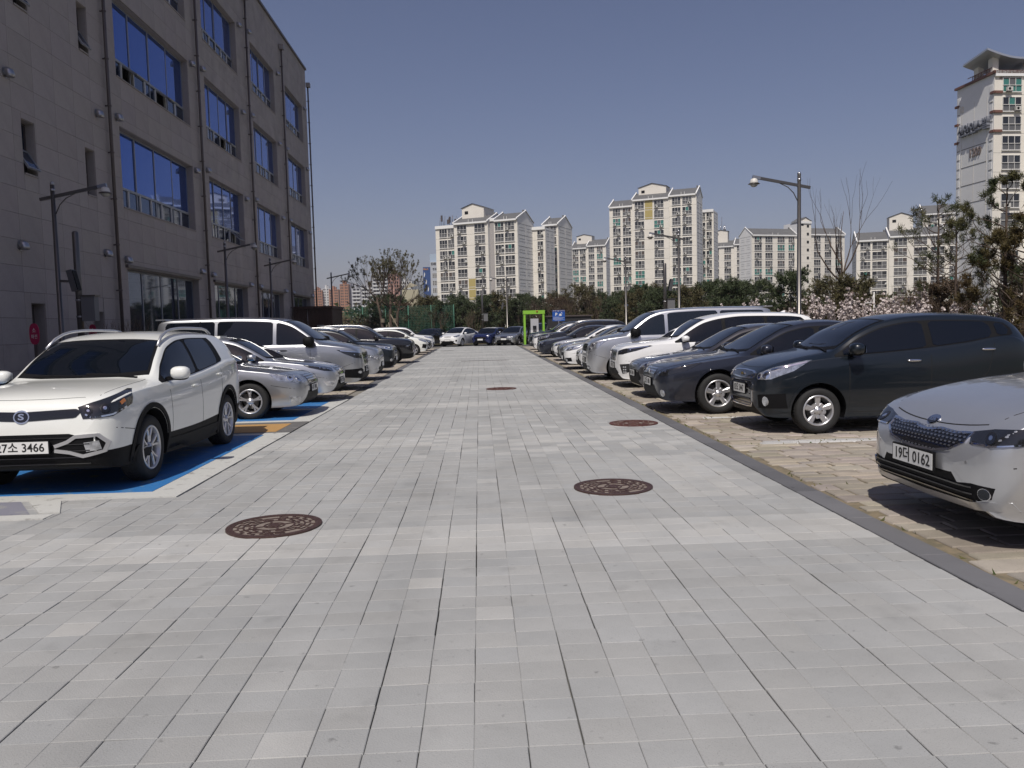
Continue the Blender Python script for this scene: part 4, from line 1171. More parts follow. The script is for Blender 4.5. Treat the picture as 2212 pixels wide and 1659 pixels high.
sp = make_spec('sedan', L=4.5, W=1.78)
r, S = build_car(sp, P_['bronze'], 'bronze grey sedan between the dark sedan and the white people carrier', GR, 'ten',
    feat=front(grille=[(0, .72), (.30, .71), (.34, .67), (0, .65)], slats=1, head=[(.09, .52, .70), (.20, .66, .75), (.50, .84, .79), (.42, .86, .70), (.2, .72, .64), (.08, .52, .63)], lamps=[(.18, .68, .695, .05)],
      low=[(0, .58), (.50, .57), (.62, .42), (.52, .28), (0, .27)], fog=(.18, .70, .36, .04, .04), chromebar=[([(-.5, .25), (.5, .25)], .02, 'steel')]), plate=dict(txt='48나 3046', z=.50, w=.44, h=.12))
place(r, 3.2, 16.75, -1, L=S.L)

def carn_x(S, root, pm):
    fin(S, root, pm, 4.2)
    for sg in (1, -1):
        for k in range(3):
            for j in range(2): S.ell((.22, .74+j*.055, .50-k*.06), .018, .018, 35, 'reflector', .014, sg, n=6).build('fog_led', root)
sp = make_spec('mpv')
r, S = build_car(sp, P_['white'], 'white people carrier with dark honeycomb grille and sharp headlights', GR, 'twin',
    feat=front(grille=[(0, .90), (.34, .89), (.44, .84), (.38, .70), (.28, .64), (0, .63)], gm='blackg', mesh='steel', rim='chrome',
      head=[(.11, .48, .87), (.25, .68, .93), (.75, .90, 1.0), (.80, .91, .985), (.45, .88, .88), (.2, .70, .80), (.10, .50, .79)], alpha=42, headm='lampd', lamps=[(.2, .66, .86, .045), (.36, .80, .90, .045)],
      drl=[([(.25, .69, .915), (.5, .84, .955), (.72, .90, .98)], .016, 'reflector')],
      low=[(0, .42), (.50, .43), (.62, .36), (.52, .26), (0, .25)], fogframe=([(.10, .66, .56), (.32, .86, .58), (.34, .88, .40), (.16, .72, .34)], 35, 'blackg'), extra=carn_x),
    plate=dict(txt='31마 2210', z=.52, w=.44, h=.12))
place(r, 3.25, 19.6, -1, L=S.L)

def van_x(S, root, pm):
    # long dark side glazing continues past the C pillar
    b = MB(); x = -S.L/2+.1; b.box(x-.02, x+.22, -.72, .72, S.top(S.L-.3)-.02, S.top(S.L-.3)+.012, pm); b.build('roof_spoiler', root)
VAN = front(grille=[(0, .99), (.36, .98), (.34, .86), (.30, .79), (0, .785)], gm='black', slats=2, slatm='chrome', rim=None,
      head=[(.06, .52, .90), (.12, .60, 1.0), (.34, .82, 1.12), (.52, .90, 1.16), (.50, .92, 1.08), (.26, .86, .88), (.10, .66, .735), (.05, .54, .74)], alpha=40, lamps=[(.13, .68, .86, .055), (.2, .76, .96, .055), (.09, .6, .80, .04)],
      low=[(0, .40), (.66, .40), (.72, .34), (.66, .29), (0, .285)], fog=(.10, .60, .345, .075, .035), extra=van_x)
sp = make_spec('van')
r, S = build_car(sp, P_['bsilver'], 'silver van with tall headlights in the right row beside the white people carrier', GR, 'ten', glassm='glass2', trim=P_['bsilver'], mirror='black', feat=VAN, plate=dict(txt='74가 5122', z=.55, w=.44, h=.12), cat='van', name='parked_van')
place(r, 2.9, 22.35, -1, L=S.L)

WSED = lambda gm='blackg', sl=3, hm='lamp': front(grille=[(0, .72), (.30, .71), (.26, .60), (0, .59)], gm=gm, slats=sl, rim='chrome', head=[(.09, .50, .70), (.20, .66, .75), (.58, .86, .82), (.42, .86, .72), (.2, .72, .64), (.08, .52, .62)], headm=hm, lamps=[(.18, .68, .69, .05), (.28, .77, .71, .04)],
      low=[(0, .42), (.55, .42), (.62, .36), (.5, .27), (0, .26)], fog=(.16, .68, .35, .045, .04))
sp = make_spec('sedan')
r, S = build_car(sp, P_['white'], 'white sedan mostly hidden behind the silver van in the right row', GR, 'ten', detail=1, feat=WSED(sl=4), plate=dict(txt='', w=.44, h=.12))
place(r, 3.05, 25.1, -1, L=S.L)
sp = make_spec('sedan', L=4.7)
r, S = build_car(sp, P_['white'], 'white sedan with split grille and smoked headlight, beyond the silver van', GR, 'five', detail=1,
    feat=front(grille=[(0, .76), (.40, .75), (.44, .70), (.40, .66), (0, .65)], gm='blackg', rim='chrome', head=[(.09, .55, .74), (.20, .66, .78), (.62, .88, .83), (.42, .87, .70), (.2, .74, .64), (.09, .56, .64)], lamps=[(.18, .69, .70, .05), (.3, .79, .73, .045)],
      low=[(0, .58), (.44, .58), (.40, .46), (.3, .40), (0, .39)], fog=(.16, .66, .33, .04, .04), fogframe=([(.08, .58, .40), (.28, .78, .41), (.28, .78, .29), (.08, .58, .28)], 30, 'black')), plate=dict(txt='', z=.40, w=.44, h=.12))
place(r, 2.85, 27.7, -1, L=S.L)
sp = make_spec('sedan', L=4.6)
r, S = build_car(sp, P_['mgrey'], 'mid grey sedan with pinched black grille, behind the white sedans on the right', GR, 'five', detail=1, feat=front(grille=[(0, .72), (.36, .735), (.44, .70), (.36, .65), (0, .62)], rim='chrome', head=[(.09, .52, .73), (.20, .66, .77), (.50, .84, .82), (.42, .86, .74), (.2, .72, .66), (.08, .54, .66)], lamps=[(.18, .68, .715, .05)], low=[(0, .42), (.6, .42), (.5, .27), (0, .26)]), plate=dict(txt='', z=.50, w=.44, h=.12))
place(r, 3.0, 30.9, -1, L=S.L)
sp = make_spec('sedan')
r, S = build_car(sp, P_['white'], 'white sedan with tall dark slatted grille between grey sedan and navy limousine', GR, 'multi', detail=1, feat=WSED(sl=5), plate=dict(txt='', w=.44, h=.12))
place(r, 3.1, 34.3, -1, L=S.L)
sp = make_spec('sedan', L=5.0, W=1.87, H=1.49)
def limo(S, root, pm):
    for sg in (1, -1):
        for (s, y, z, a, c) in ((.10, .60, .66, .065, .085), (.22, .76, .70, .07, .10)):
            h = S.ell((s, y, z), a, c, 35, 'chrome', .010, sg, tilt=-.4).build('headlight', root); S.ell((s, y, z), a*.6, c*.6, 35, 'lamp', .016, sg, tilt=-.4).build('lens', h)
    S.strip([(0, -.86, .56), (0, -.4, .52), (0, 0, .51), (0, .4, .52), (0, .86, .56)], (-1, 0, 0), .022, 'chrome', .012, thick=.015).build('chrome_trim', root)
r, S = build_car(sp, P_['dgrey'], 'dark navy limousine with twin oval headlamps and chrome bumper line', GR, 'ten', detail=1, feat=front(grille=[(0, .74), (.20, .73), (.24, .68), (.20, .58), (0, .57)], slats=4, rim='chrome', low=[(0, .38), (.6, .38), (.5, .30), (0, .29)], extra=limo), plate=dict(txt='', z=.46, w=.44, h=.12))
place(r, 2.75, 38.3, -1, L=S.L)
SUVF = front(grille=[(0, .92), (.40, .91), (.44, .86), (.38, .72), (0, .70)], gm='blackg', slats=4, slatm='steel', rim='chrome', head=[(.10, .52, .90), (.22, .68, .94), (.6, .86, .98), (.45, .86, .88), (.2, .72, .80), (.09, .54, .79)], lamps=[(.18, .68, .86, .055), (.3, .77, .885, .045)], low=[(0, .52), (.55, .52), (.62, .40), (.5, .30), (0, .29)], fog=(.16, .70, .46, .045, .045))
sp = make_spec('bigsuv', cladding=True)
r, S = build_car(sp, P_['black'], 'black sport utility car with long dark roof beyond the navy limousine', GR, 'twin', detail=1, feat=SUVF, plate=dict(txt='', z=.58, w=.44, h=.12)); roof_rails(S, r)
place(r, 3.05, 42.0, -1, L=S.L)
sp = make_spec('suv')
r, S = build_car(sp, P_['white'], 'white sport utility car squeezed between two black ones near the green gate', GR, 'ten', detail=1, feat=SUVF, plate=dict(txt='', z=.55, w=.44, h=.12))
place(r, 3.0, 45.6, -1, L=S.L)
sp = make_spec('bigsuv')
r, S = build_car(sp, P_['navy'], 'dark navy sport utility car farthest in the right row, next to the green charging gate', GR, 'ten', detail=1, feat=SUVF, plate=dict(txt='', z=.58, w=.44, h=.12))
place(r, 3.05, 50.0, -1, L=S.L)

# ---- left row
def tiv_x(S, root, pm):
    # two-tone dark lower fascia with silver trims, roof rails, black roof edge
    for sg in (1, -1):
        S.strip([(0, sg*.30, .50), (0, sg*.42, .54), (0, sg*.50, .59), (0, sg*.70, .60), (0, sg*.77, .52), (0, sg*.74, .44), (0, sg*.56, .40), (0, sg*.44, .44), (0, sg*.30, .46)], (-1, 0, 0), .034, 'alloy', .016, thick=.03).build('silver_bumper_trim', root)
    roof_rails(S, root, 'alloy', 1.75, 3.75)
    S.poly(sym([(0, .34), (.80, .36), (.84, .24), (0, .235)]), 0, 'black', .006, nx=20).build('bumper_lower_cladding', root)
    b = MB()
    for sg in (1, -1):
        g = [[Vector((S.L/2-s, sg*2, z)) for z in np.linspace(S.bot(s)+.0, .36, 4)] for s in np.linspace(.05, .50, 9)]
        q = S.patch(g, (-.3, -sg, 0), 'black', .008, .02); b.add(q.v, q.f, 'black')
    b.build('bumper_side_cladding', root)
    b = MB(); b.tube([(S.L/2-4.1, .3, S.top(4.1)-.02), (S.L/2-4.22, .3, S.top(4.1)+.22)], .006, 'black', 6); b.build('aerial', root)
    b = MB(); b.box(-S.L/2-.01, -S.L/2+.30, -.60, .60, S.top(S.L-.32)-.03, S.top(S.L-.32)+.005, pm); b.build('roof_spoiler', root)
sp = make_spec('suv', cladding=True, L=4.44, lip=.24, wr=.35, pb=2.40, pc=3.22, pd=None, s_end=3.34, belt=[(0, .60), (.05, .80), (.2, .91), (.5, .965), (1.18, 1.0), (2.2, 1.04), (3.0, 1.11), (3.6, 1.17), (4.1, 1.17), (4.3, 1.05), (4.4, .92), (4.44, .66)], plan=[(0, .62), (.02, .74), (.06, .82), (.13, .89), (.25, .94), (.45, .97), (.8, .995), (1.2, 1.0)])
r, S = build_car(sp, P_['ivory'], 'ivory white crossover with silver roof rails, parked lengthways on the blue painted bay', GL, 'twin', trim='black',
    feat=front(grille=[(0, .835), (.50, .855), (.56, .83), (.50, .77), (0, .745)], gm='blackg', head=[(.07, .50, .87), (.12, .62, .91), (.45, .86, 1.005), (.50, .88, 1.0), (.42, .88, .86), (.2, .76, .765), (.06, .54, .755)], alpha=35, headm='lampd', lamps=[(.17, .70, .845, .062), (.09, .58, .83, .045)],
      drl=[([(.07, .56, .80), (.09, .60, .765), (.2, .76, .785), (.36, .84, .84)], .016, 'reflector'), ([(.30, .80, .88), (.35, .83, .91)], .035, 'amber')],
      low=[(0, .62), (.44, .62), (.50, .60), (.70, .60), (.76, .52), (.74, .42), (.60, .36), (.5, .30), (0, .29)], lowm='black', lowslats=5, fogframe=([(.06, .56, .53), (.10, .69, .545), (.10, .71, .46), (.06, .58, .44)], 10, 'lamp'), emblem=(.79, .15, .13, 'blackg', 'S', 1.6), extra=tiv_x),
    plate=dict(txt='27소 3466', z=.50, w=.52, h=.115, extra=.035))
TIV = (r, S)
r.location = (-4.38, 7.80+S.L/2, 0); r.rotation_euler = (0, 0, -PI/2)

sp = make_spec('sedan', L=4.8, W=1.83)
r, S = build_car(sp, P_['silver'], 'silver sedan with split ten spoke wheels on the striped blue bay behind the crossover', GL, 'fivesplit',
    feat=front(grille=[(0, .755), (.36, .75), (.40, .72), (.34, .60), (0, .59)], gm='blackg', slats=4, slatm='chrome', rim='bsilver_rim' if False else None,
      head=[(.08, .50, .76), (.2, .68, .79), (.54, .87, .82), (.56, .89, .80), (.44, .87, .68), (.16, .70, .62), (.08, .52, .62)], alpha=42, lamps=[(.16, .66, .70, .055), (.28, .77, .72, .055)],
      low=[(0, .36), (.50, .36), (.56, .33), (.44, .25), (0, .24)], lowm='black', fogframe=([(.12, .62, .37), (.30, .80, .40), (.28, .78, .29), (.13, .64, .285)], 30, 'lamp')),
    plate=dict(txt='61두 7040', z=.50, w=.44, h=.12))
place(r, -3.12, 15.1, 1, L=S.L)
sp = make_spec('sedan', L=4.85, W=1.86)
r, S = build_car(sp, P_['bsilver'], 'bright silver sedan with wide chrome slatted grille, second in the left row', GL, 'multi',
    feat=front(grille=[(0, .765), (.28, .76), (.42, .73), (.36, .57), (.2, .53), (0, .525)], gm='blackg', slats=5, slatm='chrome', rim='chrome',
      head=[(.09, .52, .73), (.24, .70, .79), (.62, .88, .86), (.70, .90, .86), (.50, .89, .76), (.26, .78, .685), (.10, .58, .665)], alpha=42, headm='lampd', lamps=[(.20, .70, .725, .042), (.34, .81, .75, .045)],
      drl=[([(.13, .62, .70), (.22, .70, .755), (.4, .83, .80), (.6, .88, .845)], .016, 'reflector')],
      low=[(0, .37), (.42, .38), (.50, .33), (.40, .26), (0, .25)], fogframe=([(.09, .58, .46), (.30, .82, .46), (.24, .78, .37), (.12, .62, .355)], 30, 'chrome'), fog=(.17, .69, .41, .07, .028), emblem=(.66, .10, .08, 'chrome')),
    plate=dict(txt='45라 2931', z=.44, w=.44, h=.12))
place(r, -3.08, 17.95, 1, L=S.L)
sp = make_spec('van', L=5.15)
def vanl_x(S, root, pm):
    van_x(S, root, pm)
    for sg in (1, -1):
        S.poly([(.03, .50, .52), (.10, .60, .56), (.42, .9, .54), (.42, .9, .34), (.10, .60, .30), (.03, .50, .32)], 30, 'black', .008, sg=sg).build('fog_lamp_surround', root)
        S.ell((.16, .66, .46), .075, .035, 30, 'lamp', .016, sg).build('fog_lamp', root)
r, S = build_car(sp, P_['silver'], 'silver van with large dark side windows and black mirror, third in the left row', GL, 'ten', mirror='black', trim=P_['silver'],
    feat=front(grille=[(0, .95), (.44, .93), (.38, .70), (.28, .60), (0, .58)], gm='blackg', slats=5, slatm='chrome', rim='chrome',
      head=[(.06, .46, .93), (.14, .62, .96), (.46, .88, 1.03), (.60, .92, 1.04), (.42, .91, .94), (.2, .82, .83), (.07, .56, .80)], alpha=40, headm='lampd', lamps=[(.14, .68, .885, .045), (.24, .79, .905, .045)],
      drl=[([(.10, .58, .955), (.3, .80, .985), (.52, .91, 1.02)], .022, 'reflector')],
      low=[(0, .46), (.62, .46), (.70, .36), (.6, .30), (0, .295)], extra=vanl_x),
    plate=dict(txt='72버 9086', z=.52, w=.44, h=.12), cat='van', name='parked_van')
place(r, -2.98, 21.2, 1, L=S.L)
sp = make_spec('suv', L=4.3, H=1.5)
r, S = build_car(sp, P_['bsilver'], 'pale silver hatchback behind the silver van in the left row', GL, 'five', detail=1, feat=WSED(), plate=dict(txt='', w=.44, h=.12))
place(r, -2.98, 24.7, 1, L=S.L)
sp = make_spec('suv', cladding=True)
r, S = build_car(sp, P_['navy'], 'dark navy sport utility car with round fog lamp, between pale hatchback and black one', GL, 'five', detail=1, feat=SUVF, plate=dict(txt='', z=.5, w=.44, h=.12)); roof_rails(S, r)
place(r, -2.95, 28.5, 1, L=S.L)
sp = make_spec('sedan')
r, S = build_car(sp, P_['white'], 'white sedan with only roof and pillar visible between the dark cars on the left', GL, 'five', detail=1, feat=WSED(), plate=dict(txt='', w=.44, h=.12))
place(r, -3.6, 32.0, 1, L=S.L)
sp = make_spec('bigsuv', cladding=True)
r, S = build_car(sp, P_['black'], 'large black sport utility car with spindle shaped grille in the left row', GL, 'twin', detail=1, feat=front(grille=[(0, .92), (.34, .90), (.22, .72), (.38, .48), (.34, .32), (0, .30)], gm='blackg', slats=7, slatm='steel', rim='chrome', head=[(.12, .50, .90), (.26, .70, .94), (.6, .87, .97), (.4, .85, .88), (.2, .70, .82), (.1, .52, .82)], headm='lampd', lamps=[(.2, .68, .87, .04)], drl=[([(.2, .72, .80), (.34, .84, .77), (.26, .80, .72)], .014, 'reflector')]), plate=dict(txt='', z=.55, w=.44, h=.12)); roof_rails(S, r)
place(r, -2.9, 36.0, 1, L=S.L)
sp = make_spec('hatch', L=3.6, W=1.6)
r, S = build_car(sp, P_['ivory'], 'small white rounded hatchback with black bumper scoops in the left row', GL, 'five', detail=1, feat=front(grille=[(0, .80), (.3, .79), (.25, .74), (0, .735)], rim='chrome', head=[(.10, .48, .80), (.22, .62, .87), (.5, .76, .93), (.42, .76, .82), (.2, .66, .72), (.10, .50, .71)], lamps=[(.17, .6, .78, .055)], low=[(0, .56), (.45, .55), (.40, .36), (0, .34)], fogframe=([(.06, .56, .58), (.24, .74, .62), (.26, .76, .40), (.1, .62, .36)], 30, 'black')), plate=dict(txt='', z=.46, w=.44, h=.12))
place(r, -2.95, 46.3, 1, L=S.L)
sp = make_spec('sedan')
r, S = build_car(sp, P_['dgrey'], 'dark grey sedan just beyond the small white hatchback on the left', GL, 'ten', detail=1, feat=WSED(), plate=dict(txt='', w=.44, h=.12))
place(r, -2.95, 49.8, 1, L=S.L)
sp = make_spec('boxy')
r, S = build_car(sp, P_['white'], 'boxy white car with flat black roof, last in the left row', GL, 'five', detail=1, feat=SUVF, plate=dict(txt='', z=.5, w=.44, h=.12))
place(r, -3.0, 53.4, 1, L=S.L)

# ---- far cross row
def farcar(t, pk, x, y, rz, label, f, **kw):
    sp = make_spec(t, **kw); r, S = build_car(sp, P_[pk], label, GF, kw.get('style', 'five'), detail=1, feat=f, plate=dict(txt='', z=.5, w=.44, h=.12)); r.location = (x, y, 0); r.rotation_euler = (0, 0, rz); return r, S
RZ = -PI/2-math.radians(24)
farcar('sedan', 'black', -4.0, 66.2, RZ, 'black sedan at the left end of the far cross row', WSED(), style='ten')
farcar('prius', 'white', -1.55, 63.9, RZ, 'white sloping hatchback in the far cross row', front(grille=[(0, .78), (.3, .77), (.26, .735), (0, .73)], gm='blackg', head=[(.10, .46, .80), (.25, .64, .85), (.6, .82, .93), (.48, .84, .82), (.2, .70, .73), (.09, .5, .72)], lamps=[(.2, .66, .79, .055)], low=[(0, .44), (.58, .44), (.5, .33), (0, .32)], fogframe=([(.10, .62, .52), (.2, .72, .54), (.2, .72, .40), (.10, .62, .40)], 30, 'black')))
def minx(S, root, pm):
    for sg in (1, -1):
        h = S.ell((.16, .58, .80), .10, .12, 25, 'chrome', .012, sg).build('headlight', root); S.ell((.16, .58, .80), .08, .10, 25, 'lamp', .016, sg).build('lens', h)
    g = [[Vector((S.L/2-s, u*(S.rail(s)-.0), 3)) for u in np.linspace(-1, 1, 9)] for s in np.linspace(1.75, 3.6, 14)]
    S.patch(g, (0, 0, -1), P_['white'], .006, .03).build('white_roof', root)
farcar('boxy', 'blue', .85, 63.6, RZ, 'small deep blue car with white roof and round headlamps in the far row', front(grille=[(0, .70), (.42, .69), (.50, .62), (.40, .52), (0, .51)], gm='blackg', rim='chrome', extra=minx), L=3.9, W=1.73,
    top=[(0, .58), (.02, .72), (.06, .82), (.16, .89), (.5, .94), (1.10, 1.0), (1.18, 1.04), (1.45, 1.23), (1.70, 1.36), (2.1, 1.41), (2.6, 1.42), (3.3, 1.40), (3.68, 1.34), (3.78, 1.2), (3.85, .95), (3.9, .7)],
    belt=[(0, .55), (.05, .72), (.2, .84), (.6, .89), (1.1, .92), (2.2, .94), (3.2, .96), (3.7, .97), (3.83, .9), (3.9, .66)],
    rail=[(0, .42), (.05, .66), (.2, .77), (.7, .83), (1.1, .85), (1.45, .80), (1.75, .745), (2.4, .73), (3.4, .72), (3.75, .72), (3.9, .55)], pb=2.2, pc=3.3, pd=None, s_end=3.45, rw0=3.7, rw1=3.86, fa=.75, wb=2.5)
farcar('sedan', 'silver', 2.75, 63.3, RZ, 'silver sedan with curved headlights in the far cross row', WSED(), style='five', L=4.5)
def bull(S, root, pm):
    b = MB(); x = S.L/2+.06
    for sg in (1, -1): b.tube([(x-.06, sg*.34, .36), (x, sg*.36, .60), (x, sg*.30, .76)], .03, 'steel_dark', 8)
    b.tube([(x, -.36, .60), (x+.02, 0, .60), (x, .36, .60)], .03, 'steel_dark', 8); b.tube([(x, -.30, .76), (x, .30, .76)], .03, 'steel_dark', 8); b.build('bull_bar', root)
    S.poly(sym([(0, .60), (.8, .60), (.86, .45), (.8, .30), (0, .29)]), 0, 'black', .006, nx=20).build('bumper_cladding', root)
farcar('bigsuv', 'mgrey', 4.9, 63.4, RZ, 'grey sport utility car with black bull bar behind the green gate post', front(grille=[(0, .94), (.36, .93), (.36, .78), (0, .77)], slats=2, rim='chrome', head=[(.10, .50, .95), (.22, .68, .98), (.4, .82, .98), (.4, .84, .80), (.2, .72, .76), (.09, .5, .76)], lamps=[(.17, .66, .87, .06)], fog=(.16, .66, .5, .05, .05), extra=bull), cladding=True)
# one car in the shade between the crossover and the building
sp = make_spec('sedan')
r, S = build_car(sp, P_['black'], 'dark car only its bonnet visible behind the ivory crossover at the left edge', GL, 'five', detail=1, feat=WSED(), plate=dict(txt='', w=.44, h=.12))
r.location = (-10.5, 14.2, 0); r.rotation_euler = (0, 0, -PI/2)
# ================================================================ APARTMENT BLOCKS
ra = random.Random(11)
concrete = mat('cream_painted_concrete', (.74, .70, .62), .85, var=.07, scale=.25, bump=.05)
concrete_w = mat('white_painted_concrete', (.78, .775, .755), .85, var=.06, scale=.3, bump=.05)
yellowp = mat('mustard_wall_panel', (.42, .34, .13), .85)
groove = mat('wall_groove', (.16, .155, .15), .9)
tilem = mat('grey_roof_tiles', (.115, .115, .115), .85, var=.12, scale=.6)
gl_d = mat('dark_window_glass', (.018, .02, .024), .08, spec=.6); gl_g = mat('grey_blind_glass', (.12, .12, .12), .12, spec=.6)
gl_t = mat('teal_film_glass', (.05, .19, .16), .12, spec=.6); gl_b = mat('brown_blind_glass', (.09, .07, .06), .15)
acm = mat('air_conditioner_casing', (.55, .54, .50), .6)
_wu = {}
def win_unit(w, h, var, pal='n'):
    """balcony window: white frame, two sliding sashes above, railed glass below"""
    k = (round(w, 2), round(h, 2), var, pal)
    if k in _wu: return _wu[k]
    g = {0: (gl_d, gl_g), 1: (gl_g, gl_d), 2: (gl_t, gl_g), 3: (gl_d, gl_d), 4: (gl_b, gl_g), 5: (gl_g, gl_g), 6: (gl_d, gl_t)}[var]
    f = MB(); F = 'white_trim'; y0, y1 = -.10, .04     # y: outwards is -y
    f.box(-w/2, w/2, y0, y1, 0, .07, F); f.box(-w/2, w/2, y0, y1, h-.07, h, F); f.box(-w/2, -w/2+.07, y0, y1, .07, h-.07, F); f.box(w/2-.07, w/2, y0, y1, .07, h-.07, F)
    zm = h*.46
    f.box(-w/2+.07, w/2-.07, y0-.03, y1, zm-.05, zm+.05, F)
    n = 2 if w < 2.3 else 3
    for i in range(1, n): x = -w/2+w*i/n; f.box(x-.035, x+.035, y0, y1, zm+.05, h-.07, F)
    for i in range(1, 3): x = -w/2+w*i/3; f.box(x-.03, x+.03, y0-.06, y0-.01, -.02, zm, F)
    f.box(-w/2, w/2, y0-.07, y0-.01, zm-.02, zm+.02, F); f.box(-w/2-.05, w/2+.05, y0-.10, y0, -.09, 0, F)
    p = MB()
    for i in range(n):
        x = -w/2+w*i/n; p.box(x+.05, x+w/n-.05, -.03, -.02, zm+.05, h-.07, g[i % 2])
    p.box(-w/2+.07, w/2-.07, -.035, -.02, .07, zm-.05, gl_g if var not in (2,) else g[0])
    _wu[k] = (f.mesh('window'), p.mesh('pane')); return _wu[k]
m = MB(); m.box(-.42, .42, -.52, -.14, 0, .58, acm); m.lathe([(.0, 0), (.2, 0), (.2, .01)], 'black', 12, axis='y', c=(-.1, -.53, .29)); m.box(-.45, .45, -.5, -.1, -.06, -.02, 'steel_dark'); ACM = m.mesh('air_conditioner')
m = MB(); m.lathe([(.0, 0), (.2, .03), (.33, .09)], acm, 14, axis='y', c=(0, -.5, 0)); m.bar((0, -.1, -.1), (0, -.5, 0), .04, 'steel_dark'); DISHM = m.mesh('satellite_dish')

def apartment(label, P, u, depth, eave, fh, sections, name='apartment_building', group='apartment blocks beyond the trees', gable='right', ridge=2.3, wallm=None, endm=None, zmin=2.0, acp=.45, wh=2.15, nfl=99, rails=True):
    """P: left front corner on the ground; u: unit direction of the facade, left to right"""
    wallm = wallm or concrete; endm = endm or concrete_w
    u = Vector((u[0], u[1], 0)).normalized(); ang = math.atan2(u.y, u.x)
    root = empty(name, (P[0], P[1], 0), ang, label, 'apartment building', group)
    x = 0
    wl = MB(); rf = MB(); gr = MB()
    tot = sum(s['w'] for s in sections); prev = None
    for si, s in enumerate(sections):
        w, out, top = s['w'], s.get('out', 0), eave+s.get('dh', 0)
        x0, x1 = x, x+w
        wm = s.get('mat', wallm)
        yb = depth
        # front and back walls, sides
        v = [(x0, -out, 0), (x1, -out, 0), (x1, yb, 0), (x0, yb, 0), (x0, -out, top), (x1, -out, top), (x1, yb, top), (x0, yb, top)]
        wl.add(v, [[0, 1, 5, 4]], wm); wl.add(v, [[2, 3, 7, 6]], wm); wl.add(v, [[1, 2, 6, 5], [3, 0, 4, 7]], endm)
        if s.get('roof', True):
            r = s.get('ridge', ridge); ym = (yb-out)/2
            v = [(x0+.01, -out-.45, top-.05), (x1-.01, -out-.45, top-.05), (x1-.01, ym, top+r), (x0+.01, ym, top+r), (x0+.01, yb+.4, top-.05), (x1-.01, yb+.4, top-.05)]
            rf.add(v, [[0, 1, 2, 3], [3, 2, 5, 4]], tilem)
            # raked parapets at both ends, gable triangles
            for xe in (x0, x1):
                a, b_, c = Vector((xe, -out-.5, top-.15)), Vector((xe, ym, top+r+.28)), Vector((xe, yb+.5, top-.15))
                for p, q in ((a, b_), (b_, c)):
                    wl.add([(p.x-.16, p.y, p.z), (p.x+.16, p.y, p.z), (q.x+.16, q.y, q.z), (q.x-.16, q.y, q.z), (p.x-.16, p.y, p.z+.30), (p.x+.16, p.y, p.z+.30), (q.x+.16, q.y, q.z+.10), (q.x-.16, q.y, q.z+.10)],
                           [[4, 5, 6, 7], [0, 1, 5, 4], [1, 2, 6, 5], [3, 0, 4, 7]], concrete_w)
                wl.add([(xe, -out, top), (xe, ym, top+r+.1), (xe, yb, top)], [[0, 1, 2]], endm)
            wl.box(x0+.17, x1-.17, -out-.50, -out-.02, top-.45, top-.02, concrete_w)
            # little vent pipes
            for k in range(2): q = x0+w*(.45+.12*k); rf.box(q-.06, q+.06, -out-.3, -out-.18, top, top+.7, 'white_trim')
            q = x1-.6; rf.box(q-.2, q+.2, ym-.2, ym+.2, top+r-.1, top+r+.55, groove)
        else:
            rf.add([(x0, -out, top), (x1, -out, top), (x1, yb, top), (x0, yb, top)], [[0, 1, 2, 3]], tilem)
            wl.box(x0, x1, -out-.3, -out+.1, top-.5, top+.3, concrete_w)
        # floor joints
        n = min(nfl, int((top-zmin)/fh)+1)
        for k in range(n):
            z = top-.62-(k+1)*fh+ .35
            if z > 0: gr.box(x0+.02, x1-.02, -out-.012, -out-.002, z-.03, z+.03, mat('floor_joint', (.46, .44, .40), .9))
        for (c, bw, kind) in s.get('bays', ()):
            if kind == 'p':   # projecting pilaster
                wl.box(x0+c-bw/2, x0+c+bw/2, -out-.35, -out, 0, top-.5, wallm); continue
            if kind == 'v':   # column of small stair windows
                for k in range(n):
                    z = top-.62-wh-k*fh+.9
                    if z < zmin-1.5: break
                    b = MB(); b.box(x0+c-bw/2, x0+c+bw/2, -out-.03, -out+.02, z, z+bw*1.1, 'black'); b.box(x0+c-bw/2-.06, x0+c+bw/2+.06, -out-.05, -out, z-.08, z, 'white_trim'); b.build('stair_window', root)
                continue
            for k in range(n):
                z = top-.62-wh-k*fh
                if z < zmin-1.5: break
                if kind == 'y':
                    if k in s.get('yf', ()): wl.box(x0+c-bw/2, x0+c+bw/2, -out-.03, -out-.001, z+.35, z+fh-.65 if False else z+2.35, yellowp); wl.box(x0+c-bw/2, x0+c+bw/2, -out-.03, -out-.001, z-.25, z+.2, yellowp)
                    continue
                var = ra.choice((0, 0, 0, 1, 1, 2, 3, 3, 4, 5, 6))
                fm, pm_ = win_unit(bw*1.16, wh, var)
                w_ = inst('window', fm, root, (x0+c, -out-.02, z)); inst('pane', pm_, w_)
                if ra.random() < acp: inst('air_conditioner', ACM, root, (x0+c+ra.choice((-1, 1))*bw*.27, -out-.12, z+.05))
                if ra.random() < .05: inst('satellite_dish', DISHM, root, (x0+c+bw*.5, -out-.1, z+1.2))
        x = x1
    # panelled gable end: recessed grooves
    for side, xe, sg in ((gable in ('right', 'both'), tot, 1), (gable in ('left', 'both'), 0, -1)):
        if not side: continue
        k = 0; z = eave-.6; out = (sections[-1] if sg > 0 else sections[0]).get('out', 0)
        ya, yb = -out+.5, depth-.5
        e0, e1 = (xe+.002, xe+.02) if sg > 0 else (xe-.02, xe-.002)
        while z > zmin:
            gr.box(e0, e1, ya, yb, z-.04, z+.04, groove)
            ym = (ya+yb)/2
            for a, b_ in ((ya+.35, ym-.5), (ym+.5, yb-.35)):
                for q in (.7, 1.4): gr.box(e0, e1, a+.1+.25*(q > 1), b_-.1-.25*(q > 1), z-fh+q+.5-.03, z-fh+q+.5+.03, groove)
            z -= fh
